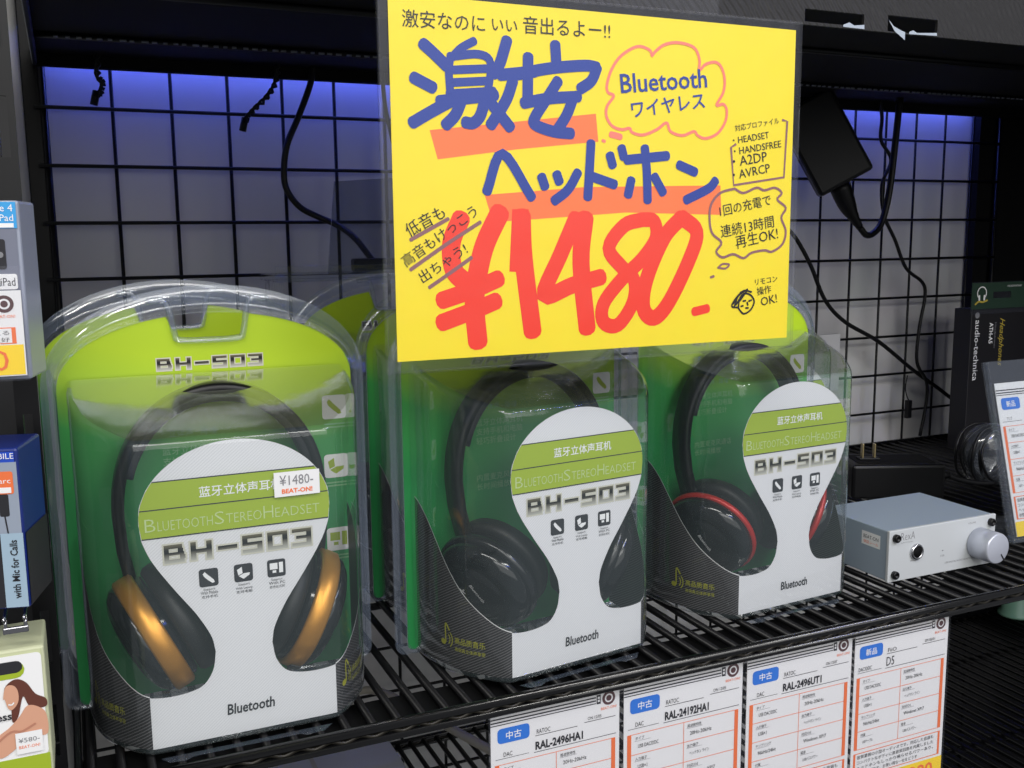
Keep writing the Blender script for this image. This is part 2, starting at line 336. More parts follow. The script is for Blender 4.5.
SIGN = {'blue': [(6.3, [(17.9, 163.2),(23.5, 158.9),(31.1, 152.4)]),(6.3, [(12.4, 146.1),(23.1, 141.4)]),(6.3, [(11.2, 123.3),(22.2, 129.6),(39.3, 138.6)]),(4.4, [(46.4, 166.3),(39.1, 162.3),(33.8, 157.2)]),(4.4, [(33.1, 158.4),(31.9, 150.7),(32.5, 138.9)]),(4.4, [(33.8, 157.8),(48.9, 159.7),(55.5, 155.6),(53.7, 140.5)]),(4.4, [(34.3, 151.0),(54.1, 152.8)]),(4.4, [(33.5, 144.6),(54.0, 146.5)]),(4.4, [(31.4, 138.9),(57.3, 141.5)]),(6.3, [(26.2, 134.8),(58.0, 139.5)]),(6.3, [(38.6, 135.6),(35.1, 128.3),(29.5, 122.8)]),(6.3, [(51.9, 136.2),(49.1, 128.3),(45.0, 124.5),(40.3, 124.7)]),(6.3, [(65.1, 168.1),(60.9, 155.9),(57.0, 149.9)]),(6.3, [(60.8, 149.9),(81.5, 152.8)]),(6.3, [(68.3, 147.3),(64.1, 136.8),(55.0, 123.6)]),(6.3, [(55.9, 134.6),(66.6, 122.8)]),(6.3, [(93.6, 167.8),(94.2, 158.8)]),(6.3, [(77.4, 160.5),(76.9, 138.5)]),(6.3, [(70.4, 150.6),(90.0, 154.9),(111.5, 157.6),(119.6, 157.1)]),(6.3, [(119.6, 157.1),(115.9, 149.7),(108.9, 145.0)]),(6.3, [(74.4, 136.0),(89.9, 139.1),(107.9, 140.9)]),(6.3, [(95.3, 148.7),(88.5, 139.1),(81.3, 128.9),(81.3, 124.9),(92.6, 121.6),(103.5, 120.9)]),(6.3, [(104.2, 139.1),(100.6, 130.9),(94.8, 122.5)]),(5.6, [(52.3, 88.8),(61.7, 109.0),(79.0, 85.9)]),(5.6, [(84.9, 97.4),(87.1, 91.7)]),(5.6, [(94.2, 98.9),(95.9, 94.5)]),(5.6, [(107.5, 100.0),(101.3, 90.5),(92.6, 84.2)]),(5.6, [(115.7, 116.3),(114.7, 100.1),(113.7, 86.1)]),(5.6, [(114.7, 98.3),(131.1, 93.5)]),(5.6, [(127.8, 109.9),(129.7, 104.0)]),(5.6, [(135.3, 114.1),(136.9, 108.7)]),(5.6, [(138.5, 107.4),(165.9, 110.3)]),(5.6, [(150.7, 114.5),(152.2, 100.7),(152.9, 84.5)]),(5.6, [(141.9, 96.4),(139.8, 87.6)]),(5.6, [(157.2, 98.5),(163.4, 89.2)]),(5.6, [(173.9, 105.3),(185.4, 101.3)]),(5.6, [(179.1, 85.1),(194.9, 91.9),(200.0, 96.7)])], 'coral': [('poly', [(20.7, 120.1),(61.9, 125.1),(118.9, 132.2),(120.5, 117.0),(70.0, 111.5),(24.8, 105.3)]),('poly', [(51.1, 87.2),(112.1, 92.0),(203.6, 93.9),(204.7, 76.5),(138.8, 77.9),(55.7, 72.7)])], 'red': [(10.5, [(37.5, 75.2),(31.6, 61.8),(32.6, 47.8),(39.4, 40.5)]),(11.5, [(60.0, 78.1),(50.7, 60.4),(45.9, 42.7),(44.3, 28.4),(45.9, 7.8)]),(9.5, [(25.3, 31.5),(43.8, 36.8),(58.9, 42.4)]),(9.5, [(25.0, 19.6),(43.6, 25.4),(57.4, 30.3)]),(11, [(72.8, 76.4),(73.8, 53.0),(79.0, 11.9)]),('poly', [(67.2, 79.7),(77.0, 79.7),(77.5, 45.0),(65.1, 46.0)]),(9.5, [(106.4, 75.2),(96.6, 54.8),(86.2, 32.3),(104.3, 37.5),(122.8, 41.6)]),(11, [(112.1, 75.2),(109.5, 50.0),(113.5, 12.1)]),(8.5, [(149.7, 73.9),(137.5, 70.5),(127.5, 57.8),(136.3, 46.7),(144.6, 38.7),(143.3, 25.6),(133.7, 13.6),(124.2, 15.7),(124.2, 26.3),(136.3, 40.1),(150.0, 51.6),(158.8, 63.3),(157.5, 72.8),(149.7, 73.9)]),(9.5, [(176.4, 75.1),(164.4, 63.2),(152.9, 39.6),(150.8, 22.9),(158.2, 16.6),(168.6, 25.9),(182.6, 51.0),(187.2, 66.6),(176.4, 75.1)]),(5.5, [(186.2, 19.1),(195.9, 20.7)])], 'pink': [(1.7, [(154.9, 165.5),(153.1, 168.6),(145.2, 169.9),(135.1, 164.5),(128.9, 156.8),(125.8, 148.2),(126.5, 144.0),(130.2, 142.3),(126.0, 136.6),(125.5, 131.2),(129.1, 126.0),(135.4, 124.1),(140.5, 125.0),(142.4, 122.7),(149.5, 121.6),(158.6, 124.9),(165.2, 128.9),(167.9, 124.1),(176.0, 122.1),(184.0, 124.6),(186.8, 122.4),(192.3, 120.9),(200.6, 124.0),(206.0, 130.9),(206.9, 137.7),(204.3, 141.0),(199.5, 140.2),(204.2, 147.7),(204.9, 155.5),(202.4, 162.0),(198.2, 164.5),(191.4, 163.0),(187.1, 159.5),(187.0, 165.5),(183.1, 171.8),(172.4, 173.8),(163.2, 172.1),(157.4, 168.2),(154.9, 165.5)]),(3.6, [(128.4, 121.2),(131.6, 120.7),(134.8, 120.0)]),(1.8, [(123.1, 117.7),(124.6, 117.3)])], 'purple': [(1.5, [(213.9, 118.1),(210.6, 116.2),(213.1, 94.1),(250.5, 99.3),(251.8, 132.8),(248.2, 133.5)], 1),(1.5, [(213.7, 92.1),(220.5, 89.6),(230.0, 92.8),(235.9, 91.3),(243.8, 92.9),(249.2, 89.8),(246.0, 85.8),(252.6, 80.8),(249.4, 74.8),(253.1, 66.8),(251.0, 58.8),(243.1, 54.1),(237.1, 55.0),(227.4, 53.6),(221.6, 50.5),(213.8, 53.0),(206.2, 51.2),(201.4, 54.7),(205.0, 60.1),(198.3, 65.6),(196.2, 73.3),(197.0, 82.5),(203.4, 89.4),(213.7, 92.1)]),(1.2, [(202.9, 45.1),(206.3, 47.2),(211.1, 46.8),(208.3, 44.5),(202.9, 45.1)]),(1.6, [(197.8, 39.4),(200.0, 40.0)]),(2.0, [(8.8, 63.8),(30.0, 74.6)]),(2.0, [(8.4, 48.3),(27.8, 60.7),(48.3, 72.8)]),(2.0, [(18.6, 38.7),(31.3, 46.6),(42.9, 54.0)])], 'black': [(1.1, [(218.6, 21.2),(219.4, 26.0),(223.2, 29.0),(228.2, 27.3),(230.3, 23.2),(227.5, 18.4),(222.6, 16.5),(219.0, 19.6),(218.6, 21.2)]),(1.1, [(218.6, 20.4),(213.7, 21.4),(216.5, 26.1),(222.2, 30.6),(228.1, 29.7)]),(1.1, [(215.6, 21.3),(218.4, 27.6),(225.1, 31.4)]),(1.1, [(216.6, 22.1),(221.3, 28.3)]),(1.1, [(219.4, 24.4),(224.2, 29.8)]),(1.1, [(214.6, 22.9),(220.3, 29.9)]),(1.1, [(222.0, 24.3),(223.9, 24.5)]),(1.1, [(226.3, 24.1),(228.2, 24.7)]),(1.1, [(224.1, 20.0),(226.0, 19.9)]),(1.1, [(225.1, 23.4),(225.6, 21.7)]),(1.1, [(220.5, 21.1),(222.1, 21.4)])], 'text': [('激安なのに',(7.2, 171.4),(52.6, 171.7), 0, 0, 'black'),('いい',(56.6, 172.5),(71.1, 172.5), 0, 0, 'black'),('音出るよー!!',(74.6, 172.8),(127.7, 173.3), 0, 0, 'black'),('Bluetooth',(134.9, 144.1),(192.8, 150.2), 0, 0.012, 'blue'),('ワイヤレス',(142.2, 131.3),(191.6, 138.8), 0, 0.012, 'blue'),('対応プロファイル',(213.3, 125.8),(245.7, 131.6), 0, 0, 'black'),('・HEADSET',(212.1, 118.2),(238.5, 122.5), 0, 0, 'black'),('・HANDSFREE',(213.0, 111.8),(247.8, 117.4), 0, 0, 'black'),('・A2DP',(212.5, 104.8),(237.5, 108.8), 0, 0, 'black'),('・AVRCP',(212.7, 97.2),(240.0, 102.3), 0, 0, 'black'),('1回の充電で',(203.8, 75.9),(241.4, 83.1), 0, 0, 'black'),('連続13時間',(204.8, 63.4),(244.1, 69.7), 0, 0, 'black'),('再生OK!',(216.0, 56.7),(247.5, 62.4), 0, 0, 'black'),('リモコン',(230.9, 33.8),(247.7, 35.8), 0, 0, 'black'),('操作',(232.6, 27.6),(243.3, 29.1), 0, 0, 'black'),('OK!',(235.9, 20.7),(248.1, 22.7), 0, 0, 'black'),('低音も',(8.0, 65.3),(28.8, 76.1), 0, 0, 'black'),('高音もけっこう',(6.0, 49.8),(47.1, 77.1), 0, 0, 'black'),('出ちゃう!',(15.1, 41.2),(41.0, 57.0), 0, 0, 'black')]}

# ------------------------------------------------------------------ the setting
b = MB()
box(b, (-.034, 1.002, -1.0), (1.225, 1.010, .9), mat('rear_panel', (216, 215, 212), .32, noise=.10, nscale=14))
tag(b.build('wall_back'), 'pale glossy rear panel of the rack bay behind the wire grid', None, kind='structure')
b = MB(); box(b, (1.225, .55, -1.0), (1.235, 1.01, .9), blackm)
tag(b.build('wall_right'), 'black side panel closing the rack bay on the right', None, kind='structure')
b = MB()
box(b, (-.60, .66, -1.0), (-.024, .668, .9), mat('pegboard', (24, 24, 27), .6))
tag(b.build('wall_left'), 'dark backing board of the neighbouring bay', None, kind='structure')

# wire grid in front of the rear panel
b = MB(); gy = .979
for i in range(22):
    x = .048 + i * .0504
    tube(b, [(x, gy, -.95), (x, gy, .80)], .0017, black, 6)
for i in range(36):
    z = .3375 + .0515 * 0 + (i - 26) * .0499
    if -.95 < z < .8: tube(b, [(-.015, gy - .003, z), (1.155, gy - .003, z)], .0017, black, 6)
for x in (-.0075, 1.155): tube(b, [(x, gy, -.95), (x, gy, .80)], .003, black, 6)
tag(b.build('wire_grid_panel'), 'black wire grid panel in front of the pale rear wall', 'grid panel')

# ------------------------------------------------------------------ wire shelves and posts
railm = mat('rail_black', (13, 13, 15), .2, spec=.8)
def wire_shelf(name, label, z, x0=-.012, x1=1.215, y0=.512, y1=.968, pitch=.0148, r=.0026):
    t = thing(name, label, 'shelf', (0, 0, z))
    d = MB(); n = int((x1 - x0) / pitch)
    for i in range(n):
        x = x0 + .006 + i * pitch
        tube(d, [(x, y0, -r), (x, y1, -r)], r, black, 6)
    for y in (y0 + .198, y0 + .358): tube(d, [(x0, y, -2 * r - .003), (x1, y, -2 * r - .003)], .003, black, 8)
    d.build('wire_deck', t)
    for nm, y in (('front_rail', y0), ('back_rail', y1)):
        q = MB()
        tube(q, [(x0, y, -.0014), (x1, y, -.0014)], .0030, railm, 12); tube(q, [(x0, y, -.0082), (x1, y, -.0082)], .0025, railm, 12)
        pts = []; k = 0; x = x0
        while x < x1:
            pts.append((x, y, -.0036 if k % 2 else -.0064)); x += .0085; k += 1
        tube(q, crom(pts, 3), .0015, mat('worn_wire', (40, 37, 30), .4, metal=.3), 6)
        q.build(nm, t)
    for x in (x0, x1):
        q = MB(); strip(q, [(x, y0, -.0082), (x, y1, -.0082)], .0085, .0020, (0, 0, 1), black); q.build('side_rail', t)
    return t
s1 = wire_shelf('wire_shelf', 'black wire shelf carrying the headphone packs and the silver amplifier', 0)
q = MB(); box(q, (-.010, .524, -.0150), (1.16, .556, -.0066), blackm, .001); q.build('support_bar', s1)
s2 = wire_shelf('wire_shelf', 'lower black wire shelf seen behind and below the hanging price tags', -.2665)
s3 = wire_shelf('wire_shelf', 'upper black wire shelf with an added dark sheet beneath, above the grid panel', .4375)
q = MB(); box(q, (-.010, .516, -.0066), (1.21, .964, -.0056), blackm); q.build('added_dark_sheet', s3)  # added black sheet, keeps light out and the underside dark
q = MB(); glintm = mat('glint_paint', (150, 152, 165), .4, metal=.6)  # pale dashes painted in as glints along the cross rail
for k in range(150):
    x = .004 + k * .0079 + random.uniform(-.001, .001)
    tube(q, [(x, .8672, -.0098), (x + random.uniform(.003, .0055), .8672, -.0098)], .0009, glintm, 6)
q.build('painted_glints', s3)
q = MB(); box(q, (-.0105, .9626, -.0170), (1.213, .9642, -.0068), blackm); box(q, (-.0105, .9725, -.0168), (1.213, .9745, .06), blackm); q.build('rear_valance', s3)
# ribbed black cover strip on the front of the upper shelf, two torn cut-outs
ribm = bpy.data.materials.new('ribbed_strip'); ribm.use_nodes = True
_nt = ribm.node_tree; _b = _nt.nodes['Principled BSDF']; _b.inputs['Base Color'].default_value = srgb(34, 33, 32); _b.inputs['Roughness'].default_value = .55
_tc = _nt.nodes.new('ShaderNodeTexCoord'); _mp = _nt.nodes.new('ShaderNodeMapping'); _mp.inputs['Rotation'].default_value = (0, radians(38), 0)
_wv = _nt.nodes.new('ShaderNodeTexWave'); _wv.inputs['Scale'].default_value = 75; _wv.inputs['Distortion'].default_value = 2.5; _wv.inputs['Detail'].default_value = 2
_bp = _nt.nodes.new('ShaderNodeBump'); _bp.inputs['Strength'].default_value = .6; _bp.inputs['Distance'].default_value = .001
_nt.links.new(_tc.outputs['Object'], _mp.inputs[0]); _nt.links.new(_mp.outputs[0], _wv.inputs['Vector']); _nt.links.new(_wv.outputs['Fac'], _bp.inputs['Height']); _nt.links.new(_bp.outputs[0], _b.inputs['Normal'])
q = MB(); ys = (.5055, .5075); cuts = [(.4239, .4709, .4005, .4081), (.4906, .5335, .3994, .4094)]
zb, zt = .3987, .462; xs = [.06] + [c for a in cuts for c in a[:2]] + [1.21]
for i in range(5): 
    if i % 2 == 0: box(q, (xs[i], ys[0], zb), (xs[i + 1], ys[1], zt), ribm)
    else:
        c = cuts[i // 2]; box(q, (c[0], ys[0], zb), (c[1], ys[1], c[2]), ribm); box(q, (c[0], ys[0], c[3]), (c[1], ys[1], zt), ribm)
st = tag(q.build('cover_strip'), 'ribbed black cover strip with torn cut-outs along the upper shelf front', 'cover strip')
pf = plane_map((0, .5050, 0), (1, 0, 0), (0, 0, 1))
tp = mat('torn_tape', (170, 180, 190), .5)
q = MB(); ink_poly(q, [(0.4906, 0.4065), (0.4954, 0.4026), (0.5012, 0.4006), (0.5051, 0.3996), (0.5051, 0.3947), (0.5017, 0.3967), (0.4963, 0.3996)], pf, tp); q.build('torn_tape', st)['label'] = 'pale torn tape at a cut-out'
q = MB(); ink_poly(q, [(0.5086, 0.4001), (0.5120, 0.4013), (0.5154, 0.3999), (0.5325, 0.4011), (0.5330, 0.3993), (0.5086, 0.3987)], pf, tp); q.build('torn_tape', st)['label'] = 'pale torn tape at a cut-out'
q = MB(); ink_poly(q, [(0.4538, 0.4005), (0.4587, 0.4023), (0.4626, 0.4007), (0.4709, 0.4017), (0.4709, 0.3991), (0.4538, 0.3993)], pf, tp); q.build('torn_tape', st)['label'] = 'pale torn tape at a cut-out'

# slotted angle posts
def slotted(q, axis, p, a0, a1, t, z0=-.9, z1=.8, n=34):
    """plate with a column of slots; axis 0 faces the aisle, axis 1 faces sideways"""
    pitch = (z1 - z0) / n; w = a1 - a0; c0, c1 = a0 + w * .30, a0 + w * .70
    def pl(u0, u1, za, zb):
        box(q, (u0, p, za) if axis == 0 else (p, u0, za), (u1, p + t, zb) if axis == 0 else (p + t, u1, zb), black)
    pl(a0, c0, z0, z1); pl(c1, a1, z0, z1)
    for i in range(n + 1):
        zc = z0 + i * pitch; pl(c0, c1, max(zc - pitch * .22, z0), min(zc + pitch * .22, z1))
def post(label, x0, x1, y0, y1, side):
    q = MB(); slotted(q, 0, y0, x0, x1, .002)
    slotted(q, 1, x0 if side < 0 else x1 - .002, y0 + .002, y1, .002)
    return tag(q.build('slotted_post'), label, 'post')
post('black slotted upright post at the front, left of the gold headphone pack', -.0270, -.0165, .530, .565, -1)
q = MB(); box(q, (-.0240, .985, -.9), (-.0052, .999, .8), black, .001)
tag(q.build('rear_post'), 'black upright post at the rear left corner, beside the grid panel', 'post')
q = MB(); box(q, (1.126, .985, -1.0), (1.2245, .999, .9), blackm)
tag(q.build('trim_1'), 'black filler strip beside the grid panel at the rear right', None, kind='structure')
q = MB(); box(q, (-.0290, .36, -.0120), (-.0200, .526, .0004), black, .001); box(q, (-.0290, .568, -.0120), (-.0200, .98, .0004), black, .001)
box(q, (-.0290, .36, -.0120), (-.0272, .98, -.0005), black)
tag(q.build('bracket_arm'), 'flat black bracket arm running front to back at the left shelf end', 'bracket')

# ------------------------------------------------------------------ headphone packs
FH, FT = .092, .246      # flange half width, height
def arch(hw, zb, zs, zt, n=28, rb=.008):
    """closed outline: rounded bottom corners, straight sides, elliptical arch top"""
    pts = []
    for a in (270, 292, 315, 337, 360): pts.append((hw - rb + rb * cos(radians(a)), zb + rb + rb * sin(radians(a))))
    for i in range(n + 1):
        a = pi * i / n; pts.append((hw * cos(a), zs + (zt - zs) * abs(sin(a)) ** .92))
    for a in (180, 202, 225, 247, 270): pts.append((-hw + rb + rb * cos(radians(a)), zb + rb + rb * sin(radians(a))))
    return pts
# plan of the bulging front: half curve from the base to the flat front
_half = [(.0792, .0765), (.0788, .060), (.0765, .042), (.0715, .0265), (.0625, .0125), (.0555, .0042), (.0505, .0006), (.0465, 0.)]
_hc = [(p.x, p.y) for p in crom([(x, y, 0) for x, y in _half], 5)]
PLAN = _hc + [(x, 0.) for x in (.031, .0155, 0)]
PLAN = PLAN + [(-x, y) for x, y in PLAN[-2::-1]]
def plan_at(s, inset=.0014):
    """point on the front curve at arc length s from the middle (s>0 right), moved inwards by inset"""
    pts = [(0., 0.)] + [(x, y) for x, y in ([(.0155, 0.), (.031, 0.)] + _hc[::-1])]
    d = abs(s); acc = 0
    for i in range(len(pts) - 1):
        (x0, y0), (x1, y1) = pts[i], pts[i + 1]; l = math.hypot(x1 - x0, y1 - y0)
        if d <= acc + l or i == len(pts) - 2:
            t = (d - acc) / l; tx, ty = (x1 - x0) / l, (y1 - y0) / l
            x, y = x0 + (x1 - x0) * t, y0 + (y1 - y0) * t
            x, y = x - ty * inset, y + tx * inset
            return (x if s >= 0 else -x, y)
        acc += l
def wrap(base):
    def f(u, v, k=0):
        x, y = plan_at(u, base - k)
        return Vector((x, y, v + .0018))
    return f
def lerp(tab, x):
    if x <= tab[0][0]: return tab[0][1]
    for (a, b), (c, d) in zip(tab, tab[1:]):
        if x <= c:
            return b + (d - b) * (x - a) / (c - a)
    return tab[-1][1]
NECK, BUL = .0150, .0500
def smooth_tab(t): return [(p.x, p.y) for p in crom([(a, b, 0) for a, b in t], 6)]
T_TAB = smooth_tab([(.0150, .052), (.0168, .0420), (.0220, .0345), (.0300, .0318), (.0400, .0312), (.0500, .0325), (.060, .0360), (.072, .0435), (.084, .0540), (.096, .0680), (.108, .0840), (.118, .0955), (.128, .1030), (.136, .1060)])
B_TAB = smooth_tab([(.0150, .052), (.0168, .061), (.0235, .074), (.033, .088), (.0425, .103), (.0478, .1145), (.0500, .126)])
def bulb_top(u): return .126 + .0405 * sqrt(max(0, 1 - (u / BUL) ** 2))
def bulb_half(v):
    if v >= .126: return BUL * sqrt(max(0, 1 - ((v - .126) / .0405) ** 2))
    inv = sorted((b, a) for a, b in B_TAB)
    return lerp(inv, v)
BASE = .0035
MESH = {}
def logo(mb, u, v, wd, ht, f, outline, k=0.0002):
    """block lettering BH-503 out of bars; UV v runs 0..1 down the height for the fade"""
    L = {'B': [(0, 0, .22, 1), (.22, .78, .82, 1), (.22, .42, .9, .58), (.22, 0, .9, .2), (.62, .58, .86, .78), (.70, .2, .95, .42)],
         'H': [(0, 0, .25, 1), (.72, 0, .97, 1), (.25, .38, .72, .6)], '-': [(.05, .38, .95, .6)],
         '5': [(0, .8, .95, 1), (0, .42, .25, .8), (.25, .42, .95, .6), (.7, .2, .95, .42), (0, 0, .95, .2)],
         '0': [(0, 0, .25, 1), (.72, 0, .97, 1), (.25, .8, .72, 1), (.25, 0, .72, .2)],
         '3': [(0, .8, .95, 1), (.7, .6, .95, .8), (.2, .42, .95, .6), (.7, .2, .95, .42), (0, 0, .95, .2)]}
    n = 6; cw = wd / (n - .1); g = .84 * cw; o = ht * .09
    for i, ch in enumerate('BH-503'):
        for a, b_, c, d in L[ch]:
            x0, x1 = u + i * cw + a * g, u + i * cw + c * g; y0, y1 = v + b_ * ht, v + d * ht
            ink_rect(mb, x0 - o, y0 - o, x1 + o, y1 + o, f, outline, k)
            ink_rect(mb, x0, y0, x1, y1, f, MATS['logo_print'], k + .0001, uvs=[(0, b_), (0, b_), (0, d), (0, d)])
def icon(mb, u, v, s, f, kind, bg, fg, k=.0002):
    ink_rect(mb, u - s / 2, v - s / 2, u + s / 2, v + s / 2, f, bg, k, r=s * .14)
    P = lambda *pts: ink_poly(mb, [(u + x * s, v + y * s) for x, y in pts], f, fg, k + .0001)
    if kind == 0: P((-.30, .22), (-.20, .34), (.02, .10), (.26, -.14), (.30, -.28), (.18, -.32), (-.10, -.08), (-.24, .08))
    elif kind == 1:
        P((-.34, .20), (-.08, .34), (-.05, -.02), (-.28, -.12)); P((-.26, -.16), (.0, -.04), (.34, -.02), (.30, -.16), (.0, -.34), (-.08, -.30))
    else:
        P((-.36, -.06), (.06, -.06), (.06, .30), (-.36, .30)); P((.14, -.28), (.36, -.28), (.36, .32), (.14, .32)); P((-.22, -.26), (-.02, -.26), (-.02, -.12), (-.22, -.12))
def pack_meshes():
    # --- clear blister shell
    q = MB(); rings = []
    spec = [(0, 0, 0, .0785), (.004, .008, .001, .0785), (.0046, .0092, .0016, .0745), (.0062, .0125, .002, .0738), (.0072, .0145, .0026, .0765), (.0082, .0162, .003, .0770)]
    for ds, dt, db, y in spec:
        rings.append([(x, y, z) for x, z in arch(FH - ds, db, .188, FT - dt)])
    n = len(rings[0]); vs = [v for r in rings for v in r]; fs = []
    for i in range(len(rings) - 1):
        for k in range(n):
            k2 = (k + 1) % n; fs.append((i * n + k, i * n + k2, (i + 1) * n + k2, (i + 1) * n + k))
    q.add(vs, fs, rimclear, True)
    # second half of the clamshell behind the card
    back = [(x, .0800, z) for x, z in arch(FH, 0, .188, FT)]
    nb = [(x, .0815, z) for x, z in arch(FH - .006, .002, .188, FT - .012)]
    q.add(back + nb, [(k, n + k, n + (k + 1) % n, (k + 1) % n) for k in range(n)], rimclear, True)
    # raised lip around the hanging notch
    tr = [(-.034, .2375), (-.0235, .2365), (-.0195, .2185), (-.0165, .2145), (0, .2140), (.0165, .2145), (.0195, .2185), (.0235, .2365), (.034, .2375)]
    tube(q, [(p.x, .0755, p.y) for p in crom([(x, z, 0) for x, z in tr], 4)], .0019, rimclear, 8)
    # bulging front
    ztop = lambda y: .1715 + .0235 * min(1, y / .0765)
    lv = []
    for a, ins in ((0, .0045), (.0012, .0018), (.0035, .0004), (.008, 0)): lv.append(('b', a, ins))
    for t in (.25, .5, .75): lv.append(('m', t, 0))
    for a, ins in ((.005, 0), (.0022, .0004), (.0007, .0014), (0, .0032)): lv.append(('t', a, ins))
    m = len(PLAN); vs = []
    for kind, a, ins in lv:
        for i, (x, y) in enumerate(PLAN):
            x0, y0 = PLAN[max(i - 1, 0)]; x1, y1 = PLAN[min(i + 1, m - 1)]; tx, ty = x1 - x0, y1 - y0; l = math.hypot(tx, ty) or 1
            nx, ny = ty / l, -tx / l
            if ny < -1e-6 or True: px, py = x + nx * ins, y + ny * ins
            if abs(px) > abs(x) and ins: px, py = x - nx * ins, y - ny * ins
            py = min(max(py, 0), .0765)
            zt = ztop(y); z = .001 + a if kind == 'b' else zt - a if kind == 't' else .012 + (zt - .02) * a
            vs.append((px, py, z))
    fs = []
    for j in range(len(lv) - 1):
        for i in range(m - 1): fs.append((j * m + i, j * m + i + 1, (j + 1) * m + i + 1, (j + 1) * m + i))
    cap = lambda j: [(j * m + i, j * m + i + 1, j * m + m - 2 - i, j * m + m - 1 - i) for i in range(m // 2)]
    q.add(vs, fs + cap(0), blister, True)
    q.add(vs[-m:], [tuple(i - (len(lv) - 1) * m for i in f_) for f_ in cap(len(lv) - 1)], ledge, True)
    # clear foot flap below the front
    q.add([(-.046, -.0004, .0004), (.046, -.0004, .0004), (.040, -.0065, .0004), (.030, -.0075, .0004), (.027, -.0050, .0004), (-.030, -.0050, .0004), (-.034, -.0075, .0004), (-.042, -.0065, .0004)], [tuple(range(8))], rimclear)
    MESH['blister_shell'] = q.mesh('blister_shell')
    # --- backing card with notch
    q = MB(); out = arch(.0838, .003, .188, .2298, n=44, rb=.004)
    cut = []; 
    for x, z in out:
        if z > .2 and abs(x) < .0236: continue
        cut.append((x, z))
    i0 = next(i for i, p in enumerate(cut) if p[1] > .2 and p[0] < 0)
    edge = lambda x: .188 + .0418 * (1 - (x / .0838) ** 2) ** .46
    cut[i0:i0] = [(.0236, edge(.0236)), (.0182, .2150), (.0165, .2132), (-.0165, .2132), (-.0182, .2150), (-.0236, edge(.0236))]
    f = plane_map((0, .0780, 0), (1, 0, 0), (0, 0, 1))
    ink_poly(q, cut, f, MATS['card_print'], 0)
    nb = len(cut); q.add([f(x, z, 0) for x, z in cut] + [f(x, z, -.0006) for x, z in cut], [(k, nb + k, nb + (k + 1) % nb, (k + 1) % nb) for k in range(nb)] , white)
    g = plane_map((0, .0786, 0), (-1, 0, 0), (0, 0, 1)); ink_poly(q, [(-x, z) for x, z in cut], g, white, 0)
    logo(q, -.0300, .1972, .0610, .0068, f, P_ink['silver'])
    for (z, kd) in ((.168, 0), (.1305, 1), (.083, 2)):
        icon(q, .0725, z, .0150, f, kd, P_ink['white'], P_ink['lime'])
        for j in range(2): ink_rect(q, .066, z - .0112 - j * .002, .079, z - .0102 - j * .002, f, P_ink['soft'], .0002)
    for j, s in enumerate(('蓝牙立体声耳机', '支持手机和电脑', '轻巧折叠设计')):
        ink_text(q, s, -.030, .1475 - j * .0062, f, P_ink['soft'], size=.0052, k=.0002)
    ink_text(q, '立体声 · 降噪', -.026, .158, f, P_ink['soft'], size=.0048, k=.0002)
    for j, s in enumerate(('内置麦克风通话', '长时间播放')):
        ink_text(q, s, -.030, .110 - j * .0062, f, P_ink['soft'], size=.0052, k=.0002)
    MESH['backing_card'] = q.mesh('backing_card')
    # --- white key-shaped front panel
    F = wrap(.0014); q = MB()
    N1 = 60; us = [-BUL + 2 * BUL * i / N1 for i in range(N1 + 1)]
    def col(mb, a, b, fa, fb, m):
        mb.add([F(a, fa[0]), F(b, fb[0]), F(b, fb[1]), F(a, fa[1])], [(0, 1, 2, 3)], m, uvs=[(a, fa[0]), (b, fb[0]), (b, fb[1]), (a, fa[1])])
    us = sorted(set(us + [NECK, -NECK] + [s * (NECK + .0004 * j) for s in (1, -1) for j in range(1, 6)] + [s * (BUL - .0003 * j) for s in (1, -1) for j in range(1, 6)]))
    for a, b in zip(us, us[1:]):
        mid = abs(a + b) / 2
        if mid < NECK: col(q, a, b, (BASE, bulb_top(abs(a))), (BASE, bulb_top(abs(b))), panelw)
        else:
            col(q, a, b, (BASE, lerp(T_TAB, abs(a))), (BASE, lerp(T_TAB, abs(b))), panelw)
            col(q, a, b, (lerp(B_TAB, abs(a)), bulb_top(abs(a))), (lerp(B_TAB, abs(b)), bulb_top(abs(b))), panelw)
    def band(z0, z1, m, k):
        n = 10
        for i in range(n):
            a, c = z0 + (z1 - z0) * i / n, z0 + (z1 - z0) * (i + 1) / n; ha, hc = bulb_half(a) - .0003, bulb_half(c) - .0003
            for j in range(24):
                t0, t1 = j / 12 - 1, (j + 1) / 12 - 1
                q.add([F(ha * t0, a, k), F(ha * t1, a, k), F(hc * t1, c, k), F(hc * t0, c, k)], [(0, 1, 2, 3)], m)
    band(.1185, .1480, P_ink['lime'], .0002)
    for z in (.1478, .1332, .1182): band(z - .0003, z + .0003, P_ink['dark'], .0003)
    ink_text(q, '蓝牙立体声耳机', .0025, .1378, F, P_ink['white'], width=.043, bold=.01, align='c', k=.0004)
    x = -.0465
    for wd, wid in (('B', .0062), ('LUETOOTH', .0285), ('S', .0058), ('TEREO', .0195), ('H', .0062), ('EADSET', .0250)):
        ink_text(q, wd, x, .1218, F, P_ink['paleg'], width=wid - .0010, height=.0068 if len(wd) == 1 else .0052, bold=-.012, k=.0004); x += wid
    logo(q, -.0380, .1040, .0780, .0098, F, P_ink['silver'])
    for kd, ux in enumerate((-.0165, .0015, .0190)):
        icon(q, ux, .0935, .0098, F, kd, P_ink['dark'], P_ink['white'])
        for j, s in enumerate((('Support', 'With Mobile', '支持手机'), ('Support', 'With Laptop', '支持电脑'), ('Support', 'With PC', '支持台式机'))[kd]):
            ink_text(q, s, ux, .0866 - j * .0021, F, P_ink['dark'], height=.0016, width=(.006, .0088, .0084)[j], align='c', k=.0002)
